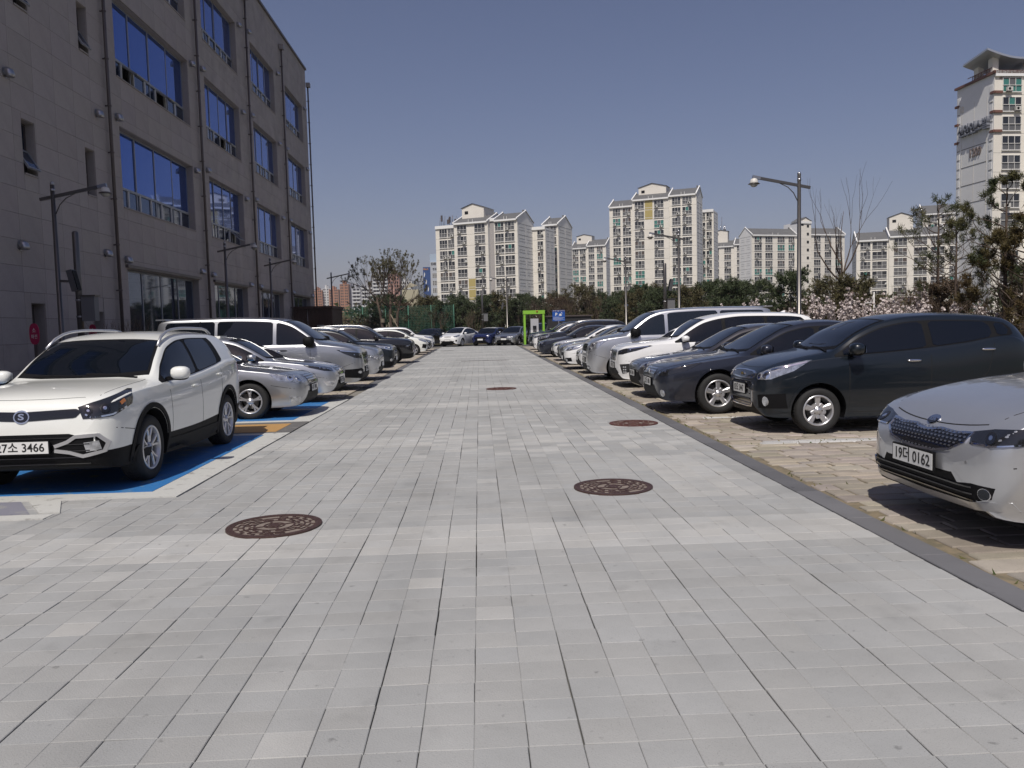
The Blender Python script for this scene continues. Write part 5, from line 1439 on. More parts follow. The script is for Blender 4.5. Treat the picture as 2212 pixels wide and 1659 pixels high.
        for yy in (ya, (ya+yb)/2, yb): gr.box(e0, e1, yy-.04, yy+.04, zmin, eave-.3, concrete)
    wl.build('wall', root); rf.build('roof', root)
    gr.build('wall_joints', root, kind='stuff')
    return root
def tower_top(root, x0, x1, y0, y1, z0, z1, r=1.2, m=None):
    b = MB(); m = m or concrete
    b.box(x0, x1, y0, y1, z0, z1, m); xm = (x0+x1)/2
    b.add([(x0-.3, y0-.3, z1), (xm, y0-.3, z1+r), (x1+.3, y0-.3, z1), (x0-.3, y1+.3, z1), (xm, y1+.3, z1+r), (x1+.3, y1+.3, z1)], [[0, 1, 4, 3], [1, 2, 5, 4]], tilem)
    b.add([(x0-.02, y0-.01, z1), (xm, y0-.01, z1+r-.1), (x1+.02, y0-.01, z1)], [[0, 1, 2][::-1]], m)
    b.box(x0+.8, x0+1.8, y0-.03, y0-.005, z1-1.6, z1-.8, 'black')
    b.build('lift_tower', root)
def corner(x, Y): p = at(x, 700, Y); return (p.x, p.y)
U = (.9, -.43)
b1 = apartment('cream ten storey block with antennas on its left roof, nearest left of centre', corner(947, 214), U, 10.5, 27.6, 2.8,
    [dict(w=5.7, roof=False, bays=[(2.3, 2.0, 'w'), (4.6, 1.7, 'w')], dh=-.1), dict(w=9.7, out=.6, bays=[(2.3, 2.4, 'w'), (5.0, 2.2, 'y'), (7.4, 2.6, 'w')], yf=(5, 6, 8), dh=.5), dict(w=1.7, out=-.6, roof=False, mat=mat('grey_painted_concrete', (.36, .34, .33), .85), dh=.9), dict(w=6.4, out=.6, dh=.5, bays=[(1.5, 2.1, 'w'), (4.3, 2.3, 'w')])], ridge=2.2)
tower_top(b1, 6.3, 12.6, 3.2, 9.6, 28, 32.3, 1.1)
b = MB()
for k in range(14):
    q = ra.uniform(.3, 5.4); y = ra.uniform(0, 6); z = 27.8; h = ra.uniform(1.2, 3.0); b.tube([(q, y, z), (q+.2, y, z+h)], .05, 'steel_dark', 5)
    if k % 3 == 0: b.box(q-.12, q+.28, y-.15, y+.15, z+h*.45, z+h, 'steel_dark')
b.build('roof_antennas', b1)
b1b = apartment('cream wing with panelled gable just right of and behind the antenna block', corner(1176, 222), U, 11.5, 28.6, 2.8, [dict(w=4.6, out=0, bays=[(1.1, 1.5, 'w'), (3.2, 1.5, 'w')]), ], ridge=2.4, acp=.25)
apartment('narrow cream recessed wing between the two panelled gables left of centre', corner(1149, 212.8), U, 7, 26.6, 2.8, [dict(w=4.3, roof=False, bays=[(2.9, 1.4, 'w')])], acp=.5)
b2 = apartment('tall cream thirteen storey block with mustard panels near its top, right of centre', corner(1320, 236), U, 9.0, 35.2, 2.8,
    [dict(w=7.0, bays=[(2.2, 2.0, 'w'), (5.2, 2.1, 'w')], dh=-.2), dict(w=10.6, out=.7, dh=1.2, bays=[(2.1, 2.4, 'w'), (4.8, 2.2, 'y'), (7.7, 2.4, 'w')], yf=(0, 1)), dict(w=7.6, out=.4, dh=1.6, bays=[(2.0, 2.1, 'w'), (5.0, 2.3, 'w')])], ridge=2.3)
tower_top(b2, 8.0, 16.0, 3, 8, 36, 40.2, 1.1)
apartment('slim cream rear wing behind the right gable of the tall mustard panelled block', corner(1505, 241), U, 8, 34.0, 2.8, [dict(w=5.2, roof=False, bays=[(2.0, 1.4, 'w'), (3.9, 1.4, 'w')])], acp=.6)
m1 = apartment('small distant cream block seen between the two larger blocks', corner(1237, 336), U, 9, 32.6, 2.8, [dict(w=6.9, bays=[(1.9, 2.2, 'w'), (5, 2.2, 'w')]), dict(w=8.2, out=.6, dh=.6, bays=[(2, 2.2, 'w'), (5.6, 2.2, 'w')])], ridge=2.8)
tower_top(m1, 1.5, 8, 3, 7, 33, 37.6, .8)
m2 = apartment('small distant cream block between the tall block and the long row', corner(1536, 332), U, 9, 31.6, 2.8, [dict(w=9.5, bays=[(2.2, 2.2, 'w'), (6.9, 2.4, 'w')]), dict(w=6, out=.6, dh=.5, bays=[(2.4, 2.2, 'w')])], ridge=2.6, gable='none')
tower_top(m2, 1.0, 6.5, 3, 7, 32, 38, .6)
b = MB()
for k in range(7): q = ra.uniform(1.4, 6); b.tube([(q, 4, 38), (q, 4, 38+ra.uniform(1.2, 3))], .12, 'steel', 5)
b.tube([(4, 4, 38), (4, 4, 44)], .08, 'steel_dark', 5); b.build('roof_antennas', m2)
r1 = apartment('long cream block with grey panelled gable at its left end, behind the tall street lamp', corner(1624, 280), (.965, .262), 7.5, 30.9, 2.8,
    [dict(w=18.6, bays=[(2.6, 2.6, 'w'), (7.0, 2.6, 'w'), (12.0, 2.6, 'w'), (16.3, 2.2, 'w')]), dict(w=5.0, out=1.4, roof=False, dh=4.4, bays=[(3.6, .9, 'v')]), dict(w=15.5, bays=[(3.6, 2.5, 'w'), (8.2, 2.5, 'w'), (12.8, 2.5, 'w')], dh=.4)], gable='left', ridge=2.6)
tower_top(r1, 18.6, 23.6, -1.4, 3, 35.0, 35.6, 1.5)
r2 = apartment('cream block partly behind the bare tree, right of the long row', corner(1849, 232), (.95, -.31), 9, 23.7, 2.8,
    [dict(w=8.6, bays=[(2.4, 2.4, 'w'), (6.2, 3.4, 'w')], dh=-.2), dict(w=14.8, out=.6, dh=.5, bays=[(3.0, 3.0, 'w'), (8.2, 3.0, 'w'), (12.6, 3.0, 'w')]), dict(w=8.0, out=.3, dh=.5, bays=[(2.6, 3.0, 'w'), (6.2, 2.2, 'w')])], gable='both', ridge=2.6)
tower_top(r2, 9.2, 15.5, 3, 7, 24, 30.0, 1.2)
apartment('distant cream block peeping between the bare tree and the high rise', corner(1990, 262), (.95, -.31), 9, 34.5, 2.8, [dict(w=14, bays=[(3, 2.4, 'w'), (7, 2.4, 'w'), (11.5, 2.4, 'w')])], ridge=3.2)

# high rise at the right edge
T0 = at(2060.5, 700, 126.5); T1 = at(2138.7, 700, 118.0)
gdir = Vector((T1.x-T0.x, T1.y-T0.y, 0)); GD = gdir.length; gdir.normalize(); ud = Vector((-gdir.y, gdir.x, 0))
if ud.x < 0: ud = -ud
HT = 36.6
ht = apartment('high rise with raised letters and the number 1209 on its grey side, right edge', (T1.x, T1.y), (ud.x, ud.y), GD, HT, 2.8,
    [dict(w=5.2, roof=False, bays=[(2.75, 2.55, 'w')], mat=concrete), dict(w=14, out=.9, roof=False, dh=1.0, bays=[(2.6, 2.6, 'w'), (8, 3, 'w')])], gable='none', acp=.15, wh=2.1, endm=concrete_w)
b = MB()   # side wall panelling, quoins, brown cornices (local: x = -0.0 is the gable plane)
for k in range(14):
    z = HT-9.6-k*2.8*1.0
    if z < 2: break
    b.box(-.03, -.004, 1.5, GD-1.2, z-.05, z+.05, groove)
for y in (1.5, (GD+.3)/2, GD-1.2): b.box(-.02, -.003, y-.04, y+.04, 2, HT-3, concrete)
for k in range(24):
    z = HT-1.6-k*1.4
    if z < 2: break
    for y0, y1 in ((.25, .95), (GD-.8, GD-.2)):
        b.box(-.05, -.004, y0, y1, z-1.0, z, concrete_w); b.box(-.052, -.051, y0, y1, z-1.1, z-1.0, groove)
b.build('gable_panelling', ht, kind='stuff')
rail = mat('brown_cornice', (.16, .07, .05), .7)
b = MB(); b.box(-.3, 5.4, -.3, 0.02, HT-.1, HT+.35, rail); b.box(-.3, .02, -.3, GD+.3, HT-.1, HT+.25, rail); b.build('parapet_cornice', ht)
for k in range(3):
    z = HT-2.9-k*2.8
    b = MB(); b.box(-.12, 1.2, -.25, .0, z, z+.35, rail); b.box(-.25, -.0, -.25, .6, z, z+.35, rail); b.box(-.25, 0, GD-.5, GD+.25, z, z+.35, rail); b.build('corner_cornice', ht)
b = MB()
for k in range(12): b.box(-.05, .0, 1+k*.35, 1.12+k*.35, HT+.25, HT+.9, rail)
b.box(-.06, .0, .6, 6, HT+.9, HT+1.0, rail)
for k in range(14): b.box(.8+k*.25, .9+k*.25, -.06, 0, HT-.9, HT-.15, rail)
b.build('roof_railing', ht)
b = MB()   # swept canopy on short piers
N = 14; vs = []
for i in range(N+1):
    t = i/N; x = -1.6+t*12; z = HT+3.4-1.5*math.sin(PI*min(1, t*1.0))*1.0+ (.5*t)
    for y, dz in ((-.6, 0), (GD*.58, -.7)): vs += [(x, y, z+dz), (x, y, z+dz-.28)]
fs = []
for i in range(N):
    a = i*4; c = a+4; fs += [[a, c, c+2, a+2], [a+1, a+3, c+3, c+1], [a, a+1, c+1, c], [a+2, c+2, c+3, a+3]]
fs += [[0, 2, 3, 1], [N*4, N*4+1, N*4+3, N*4+2]]
b.add(vs, fs, mat('canopy_metal', (.50, .52, .56), .35, metal=.6)); b.build('roof_canopy', ht)
for x, y in ((.5, 1.0), (.5, 4.2), (6, 1.0)):
    b = MB(); b.box(x-.45, x+.45, y-.5, y+.5, HT, HT+2.5, concrete); b.build('canopy_pier', ht)
Mg = Matrix.Rotation(0, 4, 'X')
def gable_text(txt, size, y, z, m, dep):
    t = text_mesh(txt, size, m, dep, bold=size*.02)
    o = bpy.data.objects.new('raised_lettering', t); link(o, ht)
    o.matrix_local = Matrix(((0, 0, -1, -dep-.02), (-1, 0, 0, y), (0, 1.25, 0, z), (0, 0, 0, 1)))
gable_text('신안인스빌', 1.5, GD*.47, HT-7.0, mat('sign_letter_grey', (.20, .21, .24), .5, metal=.3), .30)
gable_text('1209', 1.45, GD*.47, HT-10.6, mat('sign_number_brown', (.20, .16, .145), .6), .06)
gable_text('12', 1.0, GD*.86, HT-3.4, concrete, .03)

# blue and white office block far left of centre
Po = corner(917.5, 395)
of = empty('office_block', (Po[0], Po[1], 0), 0, 'narrow far office block with blue mural strip and gridded windows', 'building')
b = MB(); ow = 9.5; hh = 31.5
b.box(0, 3.6, 0, 10, 0, hh-.9, mat('deep_blue_facade', (.03, .07, .20), .3)); b.build('blue_facade', of)
b = MB(); b.box(3.6, ow+4, -.4, 10, 0, hh+1.5, mat('pale_grey_facade', (.42, .44, .47), .7)); b.box(3.4, ow+2, 1, 8, hh+1.5, hh+5.5, mat('pale_blue_rooftop', (.35, .43, .52), .6)); b.build('wall', of)
for k in range(8):
    z = hh-6.2-k*3.6
    b = MB(); b.box(4.4, 8.0, -.45, -.42, z, z+2.3, 'white_trim')
    for i in range(4):
        for j in range(3): b.box(4.55+i*.86, 5.25+i*.86, -.47, -.455, z+.1+j*.74, z+.72+j*.74, gl_g)
    b.build('window', of)
for j, (x, z) in enumerate(((.6, hh-4.5), (1.4, hh-8), (2.3, hh-11.5), (3.0, hh-15.6))):
    b = MB()   # plain white swooping figures of the mural
    b.add([(x-.3, -.02, z-1.1), (x+.1, -.02, z-1.0), (x+.35, -.02, z+.2), (x+.1, -.02, z+1.2), (x-.15, -.02, z+.3)], [[0, 1, 2, 3, 4]], 'white_trim'); b.build('mural_figure', of)
t = text_mesh('DIE', 1.6, 'ink', .05, align='LEFT', bold=.05); o = inst('lettering', t, of, (4.0, -.46, hh+.5), (PI/2, 0, 0))
t = text_mesh('SILLA', 1.0, mat('orange_sign_paint', (.6, .25, .05), .5), .05, align='LEFT', bold=.03); inst('lettering', t, of, (.2, -.06, hh-1.9), (PI/2, 0, 0))
t = text_mesh('현장', 1.2, 'ink', .05, align='LEFT'); inst('lettering', t, of, (4.6, -.46, hh-2.0), (PI/2, 0, 0))

# far apartment towers (left distance)
def far_block(label, x, Y, w, h, fh, wm, bandm, balc, cols_, grp='far apartment towers in the left distance', u=(1, 0)):
    P = corner(x, Y); root = empty('apartment_tower', (P[0], P[1], 0), math.atan2(u[1], u[0]), label, 'apartment tower', grp)
    b = MB(); b.box(0, w, 0, 14, 0, h, wm); b.build('wall', root)
    b = MB(); bb = MB(); n = int(h/fh)
    for k in range(n):
        z = h-1.8-k*fh
        if z < 4: break
        for c in range(cols_):
            x0 = w*(c+.12)/cols_; x1 = w*(c+.88)/cols_
            if balc: bb.box(x0-.3, x1+.3, -.9, -.02, z-1.4, z-.3, bandm)
            for j in range(2): b.box(x0+(x1-x0)*(.08+j*.5), x0+(x1-x0)*(.42+j*.5), -.06, -.01, z-.2, z+1.3, gl_d)
    b.build('windows', root, kind='stuff')
    if balc: bb.build('balconies', root, kind='stuff')
    b = MB(); b.box(w*.3, w*.5, 3, 9, h, h+4, wm); b.box(w*.6, w*.7, 3, 9, h, h+3, wm); b.build('lift_tower', root)
    return root
orange = mat('terracotta_wall', (.36, .17, .09), .85); greyw = mat('grey_tower_wall', (.36, .36, .38), .85); whitew = mat('white_balcony', (.58, .58, .57), .7); pinkw = mat('salmon_wall', (.42, .24, .19), .85); dgw = mat('dark_grey_tower_wall', (.22, .22, .25), .85)
far_block('leftmost far orange tower beside the building corner', 678, 900, 10.5, 45, 2.9, orange, whitew, False, 2)
far_block('pale grey slab between the two leftmost far orange towers', 698.5, 905, 9.5, 47, 2.9, whitew, whitew, False, 2)
far_block('second far orange tower from the building corner', 713, 898, 10.5, 45.5, 2.9, orange, whitew, False, 2)
far_block('third far orange tower, tallest, behind the left street lamp', 737, 860, 9, 49, 2.9, orange, whitew, False, 2)
far_block('dark grey tower behind the left street lamp', 748, 870, 12, 46.5, 2.9, dgw, whitew, False, 2)
far_block('light grey tower with white balconies, left of the leaning trees', 762, 650, 7.5, 34, 2.8, greyw, whitew, True, 1)
far_block('second light grey tower with white balconies, partly behind the twin tree', 783, 645, 9.5, 36, 2.8, greyw, whitew, True, 2)
far_block('third light grey tower with white balconies behind the twin tree', 807, 640, 12.5, 46, 2.8, greyw, whitew, True, 2)
far_block('salmon and white stepped tower behind the twin tree', 841, 640, 9, 44, 2.8, pinkw, whitew, False, 2)
far_block('pale grey tower right of the salmon one behind the twin tree', 866, 660, 10, 39, 2.8, whitew, whitew, False, 2)
b = MB(); P = corner(906, 300); b.box(0, 6, 0, 8, 0, 15.5, mat('ochre_wall', (.42, .38, .27), .85)); b.box(1, 1.6, -.05, 0, 11, 12, 'black'); b.add([(0, 0, 15.5), (3, 0, 18.0), (6, 0, 17), (6, 8, 17), (3, 8, 18), (0, 8, 15.5)], [[0, 1, 4, 5], [1, 2, 3, 4], [0, 2, 1]], mat('ochre_wall2', (.40, .36, .26), .85))
b.build('low_building', loc=(P[0]-6, P[1], 0), label='small ochre gabled building peeping above the trees left of the blue office', cat='building')

# hills on the skyline
b = MB(); n = 60; vs = []; hr = random.Random(2)
for i in range(n+1):
    x = -1600+i*60; pk = 150*math.exp(-((x+260)/190)**2) + 95*math.exp(-((x+700)/300)**2) + 40*math.exp(-((x-900)/500)**2)
    zz = pk+10+hr.uniform(-3, 3); vs += [(x, 2300, -5), (x, 2500, zz*.72), (x, 2700, zz), (x, 3200, -5)]
fs = []
for i in range(n):
    for j in range(3): a = i*4+j; fs.append([a, a+4, a+5, a+1])
b.add(vs, fs, mat('wooded_hill', (.05, .06, .045), .95, var=.3, scale=.01), smooth=True); b.build('hills', kind='structure')

# ================================================================ STREET FURNITURE
def lamp(x, y, face, label, box=False, h=5.6):
    root = empty('street_lamp', (x, y, 0), 0 if face > 0 else PI, label, 'street lamp', 'street lamps with one arm along the car park')
    b = MB(); b.tube([(0, 0, 0), (0, 0, .5), (0, 0, .52), (0, 0, h)], [.095, .09, .068, .050], 'bronze', 14); b.tube([(0, 0, .0), (0, 0, .04)], .16, 'bronze', 14, smooth=False); b.build('pole', root)
    b = MB(); b.sellip((0, 0, h+.03), (.055, .055, .055), 'steel', 1, 8); b.tube([(0, 0, h-.16), (0, 0, h-.1)], .058, 'steel', 12); b.build('finial', root)
    b = MB(); b.bar((-.32, 0, h-.36), (1.30, 0, h-.04), .065, 'bronze', .075); b.bar((1.12, 0, h-.072), (1.34, 0, h-.028), .075, 'steel', .085); b.build('arm', root)
    P = [(.05, 0, h-.72), (.16, 0, h-.50), (.32, 0, h-.34), (.56, 0, h-.22)]
    b = MB(); b.tube(P, .014, 'bronze', 6); b.build('brace', root)
    hd = MB(); c = (1.30, 0, 0)
    hd.lathe([(.0, h-.06), (.035, h-.07), (.09, h-.10), (.11, h-.16), (.115, h-.20)], mat('lamp_dome', (.62, .60, .55), .4), 18, c=c)
    hd.lathe([(.115, h-.20), (.16, h-.225), (.165, h-.235), (.10, h-.245)], 'bronze', 18, c=c); dm = hd.build('lamp_head', root)
    g = MB(); g.lathe([(.10, h-.245), (.095, h-.28), (.06, h-.31), (0, h-.32)], mat('frosted_glass', (.35, .34, .30), .25), 16, c=c); g.build('lamp_glass', dm)
    if box:
        b = MB(); ax = Matrix.Rotation(-.22, 3, 'Y'); b.obox((.38, 0, h-2.4), tuple(ax.col[i] for i in range(3)), .07, .12, .27, mat('dark_box_casing', (.07, .07, .075), .5)); b.obox((.42, 0, h-2.4), tuple(ax.col[i] for i in range(3)), .05, .10, .25, 'black'); b.bar((0, 0, h-2.4), (.36, 0, h-2.42), .06, 'bronze'); b.build('floodlight', root)
LA = -11.1
lamp(-10.62, 21.0, 1, 'nearest street lamp on the left, before the stone wall, with tilted black floodlight', True, 5.35)
lamp(LA, 36.3, 1, 'second street lamp on the left, between the stone building and the van', False, 5.45)
lamp(LA, 44.0, 1, 'third street lamp on the left, before the far windows of the stone building', False, 5.4)
lamp(-10.6, 59.2, 1, 'street lamp on the left beyond the building corner, against the orange towers')
lamp(-11.5, 86, 1, 'small distant street lamp among the twin tree branches')
lamp(9.2, 22.9, -1, 'tallest looking street lamp, right of centre above the dark sedan')
lamp(9.2, 36.8, -1, 'second street lamp on the right, before the tall cream block, with tilted grey box', True)
lamp(9.2, 50.2, -1, 'third street lamp on the right, left edge of the tall cream block')
lamp(2.4, 68.5, -1, 'far street lamp behind the silver car of the cross row', True)
def cctv(x, y, label, h=4.4, d=.09):
    root = empty('equipment_pole', (x, y, 0), 0, label, 'pole', 'dark round equipment poles with a control box')
    b = MB(); b.tube([(0, 0, 0), (0, 0, h-.04), (0, 0, h)], [d, d*.93, d*.6], 'bronze', 16); b.build('pole', root)
    b = MB(); b.box(.10, .46, -.13, .13, 1.95, 2.62, mat('grey_box_casing', (.16, .16, .165), .5)); b.box(.07, .50, -.16, .16, 2.62, 2.66, 'bronze'); b.build('control_box', root)
    b = MB()
    for z in (2.05, 2.5): b.lathe([(d, z), (d+.012, z), (d+.012, z+.05), (d, z+.05)], 'steel', 16)
    b.box(.08, .1, -.05, .05, 2.1, 2.5, 'steel_dark'); b.build('clamp', root)
cctv(-10.95, 22.7, 'dark equipment pole with box in front of the stone wall on the left')
cctv(9.2, 39.6, 'dark equipment pole with grey box before the tall cream block')
cctv(.32, 70.5, 'far dark equipment pole with box before the trees, above the blue car')
b = MB(); b.tube([(0, 0, 0), (0, 0, 2.5)], .06, 'bronze', 8); b.sellip((0, 0, 2.58), (.13, .13, .11), 'steel', .8, 6); b.build('bollard_lamp', loc=(9.3, 50.6, 0), label='short post with small cap beside the third right street lamp', cat='post')
# red oval signs
def redsign(x, y, label, w=.30, h=.50):
    root = empty('oval_sign', (x, y, 0), -.35, label, 'sign', 'red oval signs by the doorways')
    b = MB(); b.box(-.05, .05, -.012, .012, 0, 1.6, 'steel_dark'); b.build('post', root)
    n = 26; P = [(w/2*math.copysign(abs(math.cos(2*PI*k/n))**.8, math.cos(2*PI*k/n)), h/2*math.copysign(abs(math.sin(2*PI*k/n))**.8, math.sin(2*PI*k/n))+1.62) for k in range(n)]
    b = MB(); b.add([(p, -.03, z) for p, z in P]+[(p, -.014, z) for p, z in P], [list(range(n))]+[[k+n, (k+1) % n+n, (k+1) % n, k] for k in range(n)], mat('crimson_sign', (.42, .01, .075), .4)); pl = b.build('sign_plate', root)
    inst('lettering', text_mesh('소', .13, 'plate', .001), pl, (0, -.032, 1.70), (PI/2, 0, 0)); inst('lettering', text_mesh('화전', .11, 'plate', .001), pl, (0, -.032, 1.55), (PI/2, 0, 0))
redsign(-10.53, 19.6, 'left red oval sign standing by the dark doorway of the stone building')
redsign(-11.02, 23.55, 'right red oval sign beside the dark equipment pole', .26, .50)
# brown storage cabin
root = empty('storage_cabin', (-10.75, 54.5, 0), 0, 'dark brown slatted storage cabin with a small white framed notice by the building corner', 'cabin')
brn = mat('dark_brown_cladding', (.040, .016, .010), .6, var=.2, scale=1)
b = MB(); b.box(-1.2, 1.25, -1.8, 2.2, 0, 2.92, brn); b.build('body', root)
b = MB(); b.box(-1.3, 1.35, -1.95, 2.35, 2.92, 3.08, brn); b.build('roof', root)
for k in range(18):
    b = MB(); b.box(1.25, 1.275, -1.75, 2.15, .15+k*.15, .27+k*.15, brn); b.build('slat', root)
for k in range(9):
    b = MB(); b.box(-1.15+k*.27, -.91+k*.27, -1.83, -1.80, .1, 2.85, brn); b.build('slat', root)
b = MB(); b.box(.30, .72, -1.86, -1.835, 1.55, 1.86, 'plate'); b.box(.33, .69, -1.868, -1.861, 1.58, 1.83, mat('notice_green', (.12, .16, .12), .6)); b.box(.38, .50, -1.872, -1.869, 1.62, 1.75, 'plate'); b.box(.53, .66, -1.872, -1.869, 1.64, 1.78, 'plate'); b.build('notice', root)
b = MB(); b.tube([(-.28, -1.86, 0), (-.28, -1.86, 2.9)], .02, 'steel', 6); b.build('pipe', root)
# green charging gate and charger
grn = mat('lime_green_paint', (.24, .50, .05), .35, coat=.4)
root = empty('charging_gate', (3.97, 58.3, 0), 0, 'lime green frame gate of the electric charging bay', 'gate')
for x in (-.70, .66):
    b = MB(); b.box(x-.07, x+.07, -.45, .45, 0, 2.30, grn); b.build('gate_post', root)
b = MB(); b.box(-.80, .76, -.48, .48, 2.30, 2.56, grn); b.build('cross_beam', root)
b = MB(); b.lathe([(0, 0), (.07, 0), (.07, .02)], mat('orange_badge', (.5, .15, .02), .5), 12, axis='y', c=(.20, -.50, 2.47)); b.lathe([(0, -.005), (.04, -.005)], 'ink', 12, axis='y', c=(.20, -.50, 2.47)); b.build('badge', root)
b = MB(); b.box(-.85, 1.0, -.7, 1.0, 0, .12, 'kerb'); b.build('plinth', root)
root = empty('charging_station', (3.97, 57.95, .12), 0, 'grey and white electric charger standing inside the lime green gate', 'charger')
b = MB(); b.box(-.28, .28, -.25, .25, 0, 1.02, mat('charger_white', (.66, .66, .66), .4)); b.box(-.28, .28, -.25, .25, 1.02, 1.85, mat('charger_grey', (.42, .42, .44), .4)); b.build('cabinet', root)
b = MB(); b.box(-.13, .13, -.27, -.251, .92, 1.34, 'blackg'); b.build('screen', root)
b = MB(); b.box(.02, .10, -.285, -.271, .96, 1.06, 'steel'); b.box(-.10, -.02, -.285, -.271, .96, 1.06, 'steel'); b.build('buttons', root)
b = MB(); b.tube([(.28, -.1, 1.2), (.42, -.12, .9), (.44, -.12, .3), (.34, -.1, .5), (.30, -.1, 1.0)], .02, 'black', 6); b.build('charging_cable', root)
b = MB(); b.box(-.50, -.36, -.1, .1, 0, 1.55, 'black'); b.build('cable_post', root)
# blue parking sign
root = empty('parking_sign', (5.62, 56.8, 0), 0, 'blue electric car parking sign with white P and car symbol', 'sign')
blu = mat('sign_blue', (.015, .085, .36), .4); blu2 = mat('sign_blue_dark', (.012, .04, .22), .4)
b = MB(); b.tube([(0, .03, 0), (0, .03, 2.45)], .03, 'steel', 8); b.build('post', root)
b = MB(); b.box(-.44, .44, -.01, .01, 1.75, 2.52, blu); b.box(-.44, .44, -.013, -.0105, 2.40, 2.52, blu2); p = b.build('sign_board', root)
inst('lettering', text_mesh('전기차 전용 주차구역', .095, 'plate', .001), p, (0, -.016, 2.455), (PI/2, 0, 0))
inst('lettering', text_mesh('P', .30, 'plate', .001, bold=.008), p, (-.17, -.016, 2.21), (PI/2, 0, 0))
b = MB(); b.box(.02, .22, -.016, -.012, 2.11, 2.20, 'plate'); b.add([(.05, -.014, 2.20), (.19, -.014, 2.20), (.16, -.014, 2.27), (.08, -.014, 2.27)], [[0, 1, 2, 3]], 'plate'); b.tube([(.22, -.014, 2.2), (.26, -.014, 2.25), (.22, -.014, 2.32)], .008, 'plate', 5); b.box(.19, .24, -.016, -.012, 2.30, 2.36, 'plate'); b.box(.045, .075, -.0165, -.0162, 2.13, 2.16, blu); b.box(.165, .195, -.0165, -.0162, 2.13, 2.16, blu); b.build('car_symbol', p)
b = MB()
for k, (x0, x1) in enumerate(((-.40, .05), (-.40, .40), (-.40, .28), (-.40, .40), (-.30, .20))): b.box(x0, x1, -.013, -.0105, 2.03-k*.055, 2.042-k*.055, 'plate')
b.build('text_lines', p)
# low rail fence and dark canopy beyond the far road
root = empty('rail_fence', (0, 69.2, 0), 0, 'low dark rail fence along the trees behind the far cars', 'fence')
for k in range(24):
    b = MB(); b.box(-11+k*1.6, -10.93+k*1.6, -.03, .03, 0, 1.15, mat('fence_wood', (.10, .085, .05), .8)); b.build('post', root)
for z in (.45, .8, 1.08):
    b = MB(); b.box(-11, 26, -.05, -.03, z, z+.07, 'fence_wood' if False else mat('fence_wood', (.10, .085, .05), .8)); b.build('rail', root)
root = empty('mesh_fence', (-10.2, 71.5, 0), 0, 'tall green mesh fence beyond the brown cabin on the left', 'fence')
gfm = mat('fence_green', (.05, .16, .11), .6)
for k in range(7):
    b = MB(); b.tube([(-4+k*2, 0, 0), (-4+k*2, 0, 3.5)], .04, gfm, 6); b.build('post', root)
b = MB()
for k in range(100): b.box(-4+k*.12, -3.985+k*.12, -.01, .01, .1, 3.45, gfm)
for k in range(24): b.box(-4, 8, -.012, .008, .1+k*.145, .112+k*.145, gfm)
b.build('wire_mesh', root, kind='stuff')
b = MB(); b.box(-1.7, 1.7, -.9, .9, .0, 2.1, mat('dark_shed_panel', (.02, .02, .022), .6)); b.box(-1.8, 1.8, -1.0, 1.0, 2.1, 2.2, 'steel_dark'); b.build('dark_shed', loc=(7.0, 63.2, 0), label='low black shed with pale roof edge behind the charging gate', cat='shed')
b = MB(); b.tube([(0, 0, 0), (0, 0, 2.2)], .016, 'white_trim', 6); b.tube([(-.25, 0, 1.9), (0, 0, 1.92)], .012, 'white_trim', 6); b.tube([(-.08, 0, 1.92), (-.0, 0, 2.15)], .01, 'white_trim', 6); b.build('stake', loc=(10.7, 21.5, 0), label='thin white stake with crosspiece standing by the blossoms behind the white car', cat='stake')
# ================================================================ PLANTS
rt_ = random.Random(21)
bark = mat('brown_bark', (.085, .06, .045), .95, var=.3, scale=8, bump=.8, bscale=30)
bark_p = mat('pale_bark', (.20, .165, .12), .95, var=.3, scale=8)
twig = mat('bare_twigs', (.12, .085, .06), .95, var=.2)
def leafmat(name, a, b_, sc=1.2):
    m = mat(name, a, .65, col2=b_, scale=sc, spec=.3)
    for n in m.node_tree.nodes:
        if n.type == 'MAP_RANGE': n.inputs[1].default_value = .35; n.inputs[2].default_value = .68
    return m
L_green = leafmat('dark_evergreen_needles', (.032, .048, .022), (.068, .085, .036))
L_olive = leafmat('olive_needles', (.060, .060, .026), (.115, .095, .042))
L_pine = leafmat('pine_needles', (.040, .055, .020), (.10, .085, .030))
L_rust = leafmat('rusty_leaves', (.080, .050, .020), (.10, .085, .03))
L_brown = leafmat('brown_dry_leaves', (.075, .052, .032), (.12, .085, .05))
blossom = leafmat('pale_blossom', (.66, .60, .58), (.50, .42, .39), 3)
def rvec(r): 
    while True:
        v = Vector((r.uniform(-1, 1), r.uniform(-1, 1), r.uniform(-1, 1)))
        if .05 < v.length < 1: return v.normalized()
def grow(mb, p, d, L, r, depth, tips, R, m, spread=.6, up=.12, split=(2, 3), n=5, taper=.68, shrink=.74, wob=.18):
    pts = [p]; rad = [r]; q = p; dd = d.copy(); k = 4 if depth > 1 else 3
    for i in range(k):
        dd = (dd + rvec(R)*wob + Vector((0, 0, up))*.5).normalized(); q = q + dd*L/k; pts.append(q); rad.append(r*(1-(1-taper)*(i+1)/k))
    mb.tube(pts, rad, m, n if r > .02 else (4 if r > .008 else 3), cap=False)
    if depth <= 0:
        tips.append((q, dd)); tips.append((pts[-2], dd)); return
    for i in range(R.randint(*split)):
        a = rvec(R); a = (a-dd*a.dot(dd)); 
        if a.length < .1: continue
        nd = (dd + a.normalized()*spread*R.uniform(.7, 1.3)).normalized()
        nd = (nd+Vector((0, 0, up))).normalized()
        b_ = pts[-1] if i < 2 else pts[-2]
        grow(mb, b_, nd, L*shrink*R.uniform(.8, 1.15), rad[-1]*(.92 if i == 0 else .75), depth-1, tips, R, m, spread, up, split, n, taper, shrink, wob)
